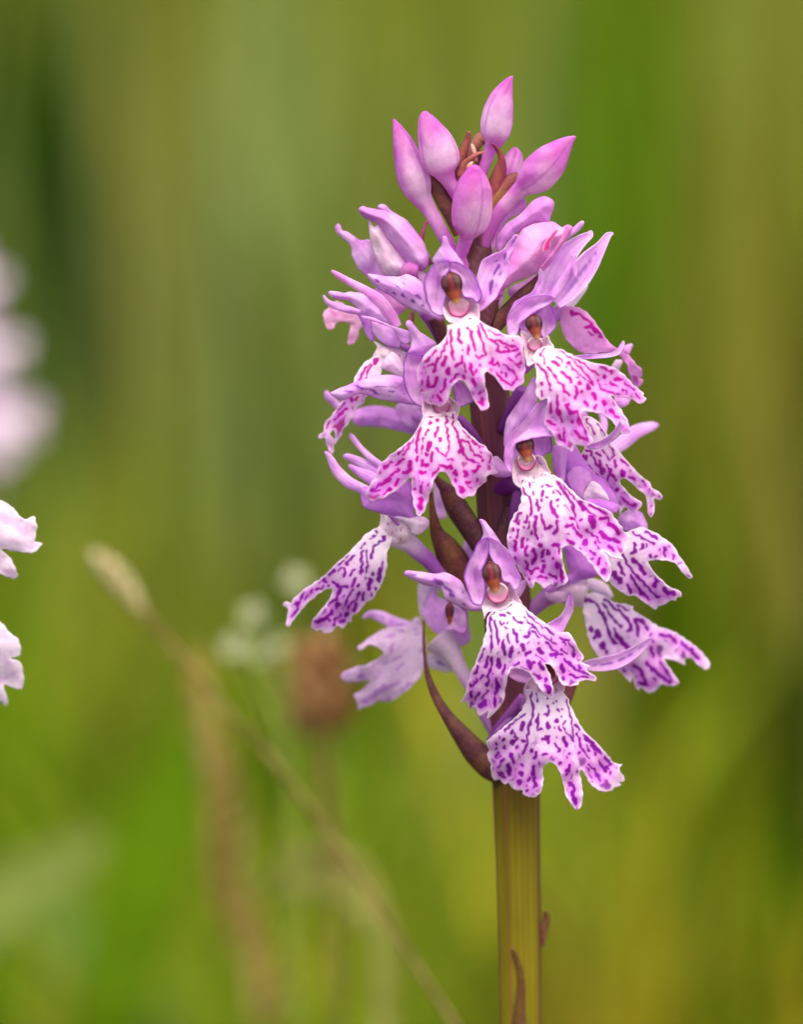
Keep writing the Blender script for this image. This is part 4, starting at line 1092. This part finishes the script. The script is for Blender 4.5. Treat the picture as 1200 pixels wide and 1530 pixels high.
# one stands beside the first, almost wholly outside the frame: the tips of two lips reach into it
nb = P(-150, 900, 0)
near = far_orchid('pale orchid at the edge of view whose frilled white lip tips poke in sharply', nb[0], 0.0, 0.258, 0.245, 0.203, 16, 3, clear_right=True)
for txt, th, sd_, dd in (('X -120,770 -90,745 -40,745 0,748 W 36,822 70,858 104,852 112,872 110,905 106,928 129,934 118,950 98,964 50,958 0,952 30,978 54,1032 34,1042 0,1030 X -30,860 -50,840 -80,850 -110,830', 'X -125,790', 211, 40),
                         ('X -120,920 -80,905 -30,915 0,930 W 30,1212 56,1232 62,1278 30,1288 60,1300 71,1340 66,1382 30,1376 8,1372 24,1422 12,1436 0,1420 X -20,1052 -50,1040 -90,1020', 'X -125,950', 223, 30)):
    fl = tube('flower', np.array([[float(Z(th)[0][0]), float(Z(th)[0][1]), 10], [-140, Z(th)[0][1] + 20, 9], [-150, Z(th)[0][1] + 50, 8]]), np.array([dd, dd / 2, 0]), lambda T, A, q: mix(LILAC + T[:, None] * 0, PURPLE + T[:, None] * 0, T), near, PETAL, nseg=14)
    lip(fl, txt, th, dd, INK3, sd_, axis=(100, 10), slope=0.02, roll=14, bend=8, rip=4, amount=0.35, faint=0.6, step=2.0, back=WHITE)
    for sgn in (-1, 1):
        sp = Z('X -125,%f,16 -100,%f,36 -60,%f,44 -20,%f,10' % tuple(Z(th)[0][1] + q * sgn for q in (-4, -30, -52, -70)))
        strip('sepal', sp - np.array([30, 0, 0]), np.linspace(dd - 6, dd + 20, 4), strip_colour(LILAC, WHITE, seed=sd_), fl, cup=0.4)

# another grows further back, blurred
fb = P(-110, 560, -3300)
fo = far_orchid('blurred whitish pink orchid spike well behind the white lip tips', fb[0], 3300 * S, fb[2] + 0.024, fb[2] + 0.014, fb[2] - 0.010, 10, 8, scale=1.0, skip=(2, 4, 7, 9), nbuds=5)
LO = Z('T 350,170 362,240 330,320 280,390 200,450 120,520 42,592 62,650 48,700 75,770 80,860 100,902 190,937 290,987 343,1022 400,1042 450,1037 487,990 502,900 502,810 540,765 590,770 630,830 660,920 690,1040 730,1100 772,1148 812,1110 827,1030 815,920 800,830 830,840 880,920 940,980 1010,1000 1138,946 1163,906 1140,850 1148,776 1080,760 1010,680 930,590 850,520 780,410 730,310 700,230 660,176 540,200 460,180') - Z('T 520,180')
for i, (px, py, sc_, rot) in enumerate(((-45, 618, 0.6, -1.0), (-42, 512, 0.44, -0.95), (-44, 414, 0.3, -0.95))):
    ca, sa = math.cos(rot), math.sin(rot)
    o_ = np.stack([LO[:, 0] * ca - LO[:, 1] * sa, LO[:, 0] * sa + LO[:, 1] * ca], 1) * sc_ + np.array([px, py])
    fl = tube('flower', np.array([[px, py, 8], [px - 30, py + 6, 9], [-110, py + 30, 7]], float), np.array([-3240, -3260, -3300.0]), lambda T, A, q: mix(PALE + T[:, None] * 0, LILAC + T[:, None] * 0, T), fo, PETAL, nseg=12)
    lip(fl, o_, 'X %f,%f' % (px, py), -3240, INK3, 300 + i, axis=(-sa, ca), slope=0.05, roll=14, bend=8, rip=4, amount=0.3, faint=0.6, step=3.0, back=WHITE)
    for q_ in (-1, 1):
        spx = np.array([[px - 4, py - 2, 5], [px + 8, py - 16 - 8 * q_, 10], [px + 20, py - 26 - 14 * q_, 2]], float)
        strip('sepal', spx, [-3240, -3230 + 20 * q_, -3225 + 30 * q_], strip_colour(PALE, WHITE, seed=i), fl, cup=0.3)

# ------------------------------------------------------------------ the meadow
rng = np.random.default_rng(42)


def blade_mesh(name, roots, heights, widths, lean, col, mat, rows=6, tipcol=None):
    """many grass blades as one mesh: roots (n,3), lean (n,2) horizontal shift of the tip"""
    n = len(roots)
    t = np.linspace(0, 1, rows)
    az = rng.uniform(0, 2 * np.pi, n)
    sx, sy = np.cos(az), np.sin(az)
    wprof = np.interp(t, [0, 0.25, 0.6, 0.9, 1], [0.7, 1, 0.85, 0.35, 0.03])
    cx = roots[:, 0, None] + lean[:, 0, None] * t ** 2
    cy = roots[:, 1, None] + lean[:, 1, None] * t ** 2
    cz = roots[:, 2, None] + heights[:, None] * (t - 0.18 * t ** 3 * np.hypot(lean[:, 0], lean[:, 1])[:, None] / (heights[:, None] + 1e-6))
    hw = widths[:, None] * wprof * 0.5
    V = np.empty((n, rows, 2, 3))
    for s_, k in ((-1, 0), (1, 1)):
        V[:, :, k, 0] = cx + s_ * hw * sx[:, None]
        V[:, :, k, 1] = cy + s_ * hw * sy[:, None]
        V[:, :, k, 2] = cz
    V = V.reshape(-1, 3)
    base = (np.arange(n) * rows * 2)[:, None]
    r = np.arange(rows - 1)[None] * 2
    F = np.stack([base + r, base + r + 1, base + r + 3, base + r + 2], -1).reshape(-1, 4)
    c = np.repeat(col[:, None], rows, 1)
    if tipcol is not None:
        c = c * (1 - (t ** 2)[None, :, None] * 0.5) + tipcol[:, None] * (t ** 2)[None, :, None] * 0.5
    c = np.repeat(c[:, :, None], 2, 2).reshape(-1, 3)
    o = mesh_object(name, V, F, mat, None, c)
    return o


def ground_z(x, y):
    return 0.012 * np.sin(x * 2.1 + 0.4) * np.sin(y * 1.7) * smooth(0.3, 2, np.hypot(x, y))


# ground: one sheet to the horizon, finer near the plants
ax_ = np.concatenate([-np.geomspace(400, 1.2, 34), np.linspace(-1, 1, 41), np.geomspace(1.2, 400, 34)])
gx, gy = np.meshgrid(ax_, ax_ + 0.5)
gz = ground_z(gx, gy)
nV = len(ax_)
GV = np.stack([gx.ravel(), gy.ravel(), gz.ravel()], 1)
GF = [[j * nV + i, j * nV + i + 1, (j + 1) * nV + i + 1, (j + 1) * nV + i] for j in range(nV - 1) for i in range(nV - 1)]
gm = bpy.data.materials.new('meadow_ground')
gm.use_nodes = True
gn = gm.node_tree
gb = gn.nodes['Principled BSDF']
gb.inputs['Roughness'].default_value = 0.9
gtc = gn.nodes.new('ShaderNodeTexCoord')
g1 = gn.nodes.new('ShaderNodeTexNoise')
g1.inputs['Scale'].default_value = 9
g1.inputs['Detail'].default_value = 8
gr = gn.nodes.new('ShaderNodeValToRGB')
for pos, c_ in ((0.3, srgb(40, 50, 8)), (0.5, srgb(62, 78, 12)), (0.7, srgb(94, 96, 30))):
    e_ = gr.color_ramp.elements[0] if pos == 0.3 else (gr.color_ramp.elements[1] if pos == 0.7 else gr.color_ramp.elements.new(pos))
    e_.position = pos
    e_.color = (*c_, 1)
gbp = gn.nodes.new('ShaderNodeBump')
gbp.inputs['Distance'].default_value = 0.02
gn.links.new(gtc.outputs['Object'], g1.inputs['Vector'])
gn.links.new(g1.outputs[0], gr.inputs[0])
gn.links.new(gr.outputs[0], gb.inputs['Base Color'])
gn.links.new(g1.outputs[0], gbp.inputs['Height'])
gn.links.new(gbp.outputs[0], gb.inputs['Normal'])
tag(mesh_object('ground', GV, GF, gm), kind='structure')

GREENS = [srgb(66, 106, 4), srgb(80, 114, 4), srgb(102, 128, 12), srgb(44, 76, 2), srgb(124, 142, 36)]
STRAW = [srgb(152, 142, 38), srgb(136, 122, 28), srgb(164, 152, 60)]


def scatter(n, y0, y1, hlo, hhi, spread=1.0):
    k = rng.uniform(0, 1, n)
    y = y0 + (y1 - y0) * k ** 1.35
    half = (0.12 + 0.17 * (y + 0.55)) * spread + 0.25
    x = rng.uniform(-1, 1, n) * half
    h = rng.uniform(hlo, hhi, n)
    return x, y, h


def clump_tint(x, y):
    """real patches of different grasses in the sward"""
    r_ = np.random.default_rng(9)
    a = noise2(r_, x, y * 0.5, 0.22)
    b = noise2(r_, x, y * 0.5, 0.10)
    return a, b


def meadow(n, y0, y1, hlo, hhi, wlo, whi, spread=1.0, straw=0.18):
    x, y, h = scatter(n, y0, y1, hlo, hhi, spread)
    a, b = clump_tint(x, y)
    gi = np.clip(((a + 1.6) / 3.2 * 4.99 + rng.normal(0, 0.6, n)), 0, 4.99).astype(int)
    col = np.array(GREENS)[gi]
    st = (b + rng.normal(0, 0.6, n)) > 1.25 - 2.2 * straw
    col = np.where(st[:, None], np.array(STRAW)[rng.integers(0, 3, n)], col)
    col = col * rng.uniform(0.75, 1.25, n)[:, None]
    h = h * (0.8 + 0.25 * np.clip(a, -1, 1))
    ln = rng.normal(0, 0.28, (n, 2)) * h[:, None]
    roots = np.stack([x, y, ground_z(x, y) - 0.004], 1)
    return roots, h, rng.uniform(wlo, whi, n), ln, col, col * 1.15


sets = [meadow(11000, 0.34, 1.2, 0.08, 0.16, 0.003, 0.006), meadow(16000, 0.8, 3.0, 0.10, 0.24, 0.003, 0.006), meadow(14000, 2.4, 9.0, 0.14, 0.30, 0.004, 0.008),
        meadow(5000, -0.25, 0.34, 0.03, 0.085, 0.002, 0.004)]


def tuft(px, py, Y, c, n=220, spread=0.022, wlo=0.005, whi=0.009, over=1.0):
    """a tussock of one grass whose tops reach about that height"""
    p_ = P(px, py, -Y / S)
    top = max(0.05, p_[2] + 0.03) * over
    x = p_[0] + rng.normal(0, spread, n)
    y = Y + rng.normal(0, spread * 1.3, n)
    h = top * rng.uniform(0.55, 1.1, n)
    col = np.tile(c, (n, 1)) * rng.uniform(0.8, 1.25, n)[:, None]
    return np.stack([x, y, ground_z(x, y) - 0.004], 1), h, rng.uniform(wlo, whi, n), rng.normal(0, 0.16, (n, 2)) * h[:, None], col, col * 1.1


LT, DK, YL, OL = srgb(136, 158, 24), srgb(30, 48, 0), srgb(168, 158, 46), srgb(116, 114, 6)
TALL = [srgb(132, 148, 60), srgb(52, 82, 0), srgb(100, 134, 20), srgb(148, 142, 66), srgb(34, 58, 0), srgb(116, 138, 70), srgb(86, 120, 0), srgb(128, 114, 40)]
nt_ = 230
ty = 0.40 + 1.1 * rng.uniform(0, 1, nt_) ** 1.2
tx = rng.uniform(-1, 1, nt_) * (0.10 + 0.11 * (ty + 0.55))
tcol = np.array(TALL)[rng.integers(0, 8, nt_)]
th_ = rng.uniform(0.16, 0.30, nt_)
sets.append((np.stack([tx, ty, ground_z(tx, ty) - 0.004], 1), th_, rng.uniform(0.006, 0.011, nt_), rng.normal(0, 0.07, (nt_, 2)) * th_[:, None], tcol, tcol * 1.05))
sets[0] = sets[0][:4] + (sets[0][4] * 1.35, sets[0][5] * 1.45)
for px_, Y_, n_, c_ in ((375, 0.8, 26, srgb(150, 166, 96)), (420, 0.95, 20, srgb(132, 150, 74)), (60, 0.9, 26, srgb(34, 62, 6)), (150, 1.1, 20, srgb(46, 76, 6)), (240, 0.9, 14, srgb(150, 140, 50)),
                        (1150, 0.7, 16, srgb(150, 154, 60)), (1080, 0.75, 14, srgb(128, 150, 40)), (880, 0.8, 12, srgb(104, 146, 20)), (640, 0.9, 12, srgb(142, 150, 50)), (1020, 1.0, 14, srgb(40, 64, 4)), (560, 1.1, 12, srgb(60, 92, 6))):
    c0_ = P(px_, 700, -Y_ / S)
    x_ = c0_[0] + rng.normal(0, 0.011, n_)
    y_ = Y_ + rng.normal(0, 0.03, n_)
    h_ = rng.uniform(0.18, 0.28, n_)
    cl_ = np.tile(c_, (n_, 1)) * rng.uniform(0.85, 1.15, n_)[:, None]
    sets.append((np.stack([x_, y_, ground_z(x_, y_) - 0.004], 1), h_, rng.uniform(0.005, 0.009, n_), rng.normal(0, 0.04, (n_, 2)) * h_[:, None], cl_, cl_))
for a_ in ((1150, 1150, 0.9, YL), (1130, 950, 1.2, OL), (960, 930, 1.3, YL), (1010, 640, 1.5, DK), (1040, 500, 1.9, DK), (370, 200, 1.5, srgb(104, 124, 30)), (385, 420, 1.2, srgb(96, 118, 20)),
           (240, 90, 1.8, YL), (620, 60, 2.2, YL), (900, 120, 1.8, srgb(80, 112, 0)), (1180, 400, 1.4, srgb(96, 128, 0)), (610, 1240, 0.75, srgb(120, 160, 20)), (880, 1200, 0.8, srgb(112, 156, 16)),
           (90, 780, 1.1, srgb(106, 130, 8)), (200, 860, 0.9, DK), (230, 1150, 0.75, srgb(84, 76, 10)), (1000, 1330, 0.7, srgb(70, 78, 4)), (120, 260, 1.7, DK), (760, 420, 1.6, DK),
           (560, 640, 1.3, OL), (1120, 760, 1.0, YL), (330, 700, 1.2, srgb(84, 108, 0)), (700, 900, 1.0, srgb(100, 128, 4)), (930, 1080, 0.9, LT), (30, 1050, 0.8, LT), (620, 1450, 0.62, LT), (1130, 1350, 0.6, LT), (960, 1220, 0.62, srgb(128, 140, 24)), (1180, 1100, 0.7, YL)):
    sets.append(tuft(*a_))
roots, hh, ww, ll, cc, tc_ = [np.concatenate([s_[i] for s_ in sets]) for i in range(6)]
tag(blade_mesh('meadow_grass', roots, hh, ww, ll, cc, LEAF, tipcol=tc_), 'soft green and straw coloured meadow grass filling the background', 'grass', kind='stuff')


def at(px, py, Y):
    return P(px, py, -Y / S)


def plain(c, c2=None, seed=1, lam=60):
    def f(T, U, q):
        r_ = np.random.default_rng(seed)
        m = smooth(-1, 1, noise2(r_, q[:, 0], q[:, 1], lam))
        return mix(c + T[:, None] * 0, (c2 if c2 is not None else c * 0.8) + T[:, None] * 0, m)
    return f


def single_blade(name, label, cat, txt, da, db, c, c2, cup=0.2, thick=5, seed=1, mat=None, group=None, down=True, lean=0):
    """a blade or stalk traced where it shows, then followed down to the ground"""
    sp = Z('X ' + txt)
    ds = np.linspace(da, db, len(sp))
    if down:
        x, y, r = sp[-1]
        for k in (0.35, 0.7, 1.0):
            yy = y + (4100 - y) * k
            p_ = (600 + (x - 600) + lean * k, yy, r * (1 - 0.3 * k))
            sp = np.vstack([sp, p_])
            ds = np.append(ds, db)
        while P(sp[-1, 0], sp[-1, 1], ds[-1])[2] < -0.012:
            sp[-1, 1] -= 20
            sp[-2, 1] = min(sp[-2, 1], sp[-1, 1] - 60)
            sp[-3, 1] = min(sp[-3, 1], sp[-2, 1] - 60)
    b = P(sp[-1, 0], sp[-1, 1], ds[-1])
    o = strip(name, sp, ds, plain(c, c2, seed), None, mat or DRY, cup=cup, thick=thick, step=14, nw=7)
    me = o.data
    v = np.empty(len(me.vertices) * 3, np.float32)
    me.vertices.foreach_get('co', v)
    me.vertices.foreach_set('co', (v.reshape(-1, 3) - b.astype(np.float32)).ravel())
    o.location = b
    return tag(o, label, cat, group)


# dead grass stalk with a pale seed spike, leaning across the lower left
gs = thing('grass_stalk', 'thin brown grass stalk leaning across, with a pale drooping seed spike at its tip', 'grass', P(760, 3000, -500).tolist())
sp = np.array([[205, 905, 6], [255, 965, 4.5], [330, 1052, 4], [420, 1150, 4.5], [540, 1315, 5], [620, 1440, 5], [700, 1570, 5], [790, 1800, 7], [830, 2400, 7], [836, 3400, 8]], float)
ds = np.array([-1100, -1060, -1000, -930, -830, -740, -660, -620, -600, -600], float)
tube('stalk', sp, ds, plain(srgb(106, 88, 46), srgb(136, 118, 66)), gs, DRY, nseg=8, step=14)
sp = np.array([[136, 824, 4], [150, 838, 13], [174, 864, 17], [196, 892, 13], [214, 916, 6]], float)
tube('seed_spike', sp, np.linspace(-1130, -1095, 5), plain(srgb(190, 180, 136), srgb(146, 130, 84), 3, 20), gs, DRY, nseg=14, step=4, lobes=(5, 0.15), twist=4)

# feathery tan grass head
fd = -1750
fh = thing('grass_plume', 'feathery tan grass head, upright and blurred, behind the thin leaning stalk', 'grass', [P(420, 3000, fd)[0], -fd * S, 0.0])
fsp = np.array([[292, 985, 2], [304, 1060, 3], [318, 1150, 4], [334, 1250, 4.5], [356, 1350, 5], [380, 1450, 5], [400, 1540, 5.5], [440, 1900, 6], [470, 3300, 7]], float)
tube('stalk', fsp, np.full(9, fd), plain(srgb(150, 132, 50), srgb(130, 118, 40)), fh, DRY, nseg=8, step=14)
for i in range(120):
    yy = 1000 + 520 * (i / 120) ** 1.05
    xx = np.interp(yy, fsp[:, 1], fsp[:, 0])
    a = i * 2.39996
    L = 26 + 12 * math.sin(i * 1.7)
    off = 9 + 32 * math.sin(min(1, (yy - 985) / 260) * 1.57) * (0.6 + 0.4 * math.sin(i * 2.3))
    ca, sa = math.cos(a), math.sin(a)
    spx = np.array([[xx, yy + 18, 2], [xx + off * ca * 0.7, yy - 4, 9], [xx + off * ca, yy - L, 1.2]])
    cc_ = (srgb(170, 156, 76), srgb(176, 138, 72), srgb(150, 140, 62), srgb(188, 172, 104))[i % 4]
    strip('spikelet', spx, [fd, fd + off * sa * 0.7, fd + off * sa], plain(cc_, cc_ * 0.8, i), fh, DRY, cup=-0.3, thick=2, step=10, nw=4)
single_blade('green_grass_blade', 'wide fresh green grass blade beside the feathery tan grass head', 'grass', '300,1020,30 270,1120,80 235,1220,120 205,1330,130 180,1450,120 165,1560,110', -3600, -3400, srgb(92, 124, 6), srgb(80, 114, 4), mat=LEAF, seed=5)
single_blade('pale_leaf', 'pale grey green leaf bending to the left low among the grass', 'leaf', '150,1255,30 95,1290,70 30,1330,90 -50,1390,100 -120,1480,90', -3000, -2800, srgb(134, 148, 76), srgb(112, 132, 58), mat=LEAF, seed=6)
single_blade('pale_leaf', 'bluish green leaf rising below the pale bent leaf', 'leaf', '70,1330,30 100,1390,70 150,1470,90 215,1570,100', -5000, -4800, srgb(104, 132, 60), srgb(92, 122, 46), mat=LEAF, seed=7)
single_blade('folded_leaf', 'small yellowish leaf behind the brown stalk, low beside the orchid stem', 'leaf', '395,1330,20 440,1305,70 485,1300,90 530,1325,70 560,1380,40 575,1460,30', -1700, -1600, srgb(168, 166, 92), srgb(140, 146, 66), mat=LEAF, seed=8)

# withered brown flower head
kx, ky, kd = 470, 1030, -1650
kb = P(505, 3000, kd)
kw = thing('withered_flower', 'withered russet brown flower head on a stalk, blurred beside the whitish flowers', 'flower', [kb[0], -kd * S, 0.0])
tube('stalk', np.array([[478, 1085, 9], [484, 1140, 9], [490, 1200, 8], [498, 1300, 7], [505, 1600, 7], [510, 2200, 8], [514, 3300, 9]], float), np.full(7, kd), plain(srgb(140, 116, 66), srgb(118, 104, 50)), kw, DRY, nseg=10, step=12)
tube('head', np.array([[488, 938, 6], [485, 958, 14], [479, 990, 25], [471, 1030, 36], [468, 1060, 38], [472, 1086, 24], [478, 1100, 10]], float), np.full(7, kd), plain(srgb(150, 108, 68), srgb(176, 136, 92), 4, 40), kw, DRY, nseg=24, step=6)
for i in range(64):
    a = i * 2.39996
    k = i / 64
    yy = 1088 - 118 * k
    rr = np.interp(yy, [940, 958, 990, 1030, 1062, 1086], [7, 14, 25, 36, 38, 24])
    spike = 8 + 16 * (0.5 + 0.5 * math.sin(i * 5.1))
    x0, d0 = kx + 3 + rr * math.cos(a), kd + rr * math.sin(a)
    x1, d1 = kx + 3 + (rr + spike) * math.cos(a), kd + (rr + spike) * math.sin(a)
    spx = np.array([[x0, yy + 8, 6], [(x0 + x1) / 2 + 4 * math.cos(a), yy - 6, 9], [x1, yy - 24, 1.5]])
    cc_ = srgb(160, 108, 66) if i % 3 else srgb(196, 158, 112)
    if math.cos(a) > 0.3 and i % 2:
        cc_ = srgb(104, 64, 38)
    strip('scale', spx, [d0, (d0 + d1) / 2, d1], plain(cc_, cc_ * 0.8, i), kw, DRY, cup=-0.3, thick=2, step=8, nw=4)

# small whitish flowers
wf = thing('white_flower', 'cluster of small greenish white flowers on thin stalks above the withered brown head', 'flower', [P(420, 1000, -1500)[0], 1500 * S, 0.0])
for i, (x, y, r) in enumerate(((377, 918, 19), (350, 966, 21), (392, 976, 20), (442, 868, 19), (420, 962, 14))):
    d = -1500 - 15 * i
    tube('stalk', np.array([[x, y + 4, 3], [x + (430 - x) * 0.4, y + 60, 3.5], [430, y + 220, 4], [440, 1700, 5], [446, 3300, 6]], float), np.full(5, d), plain(srgb(130, 150, 60), srgb(150, 160, 80)), wf, LEAF, nseg=7, step=20)
    for j in range(5):
        a = j * 1.2566 + i
        spx = np.array([[x + 2 * math.cos(a), y + 2 * math.sin(a), 5], [x + r * 0.55 * math.cos(a), y + r * 0.5 * math.sin(a), r * 0.34], [x + r * math.cos(a), y + r * 0.92 * math.sin(a), r * 0.16]])
        strip('petal', spx, [d + 4, d + 9, d + 6], plain(srgb(236, 236, 206), srgb(216, 222, 176), j), wf, PETAL, cup=0.3, thick=2, step=5, nw=5)
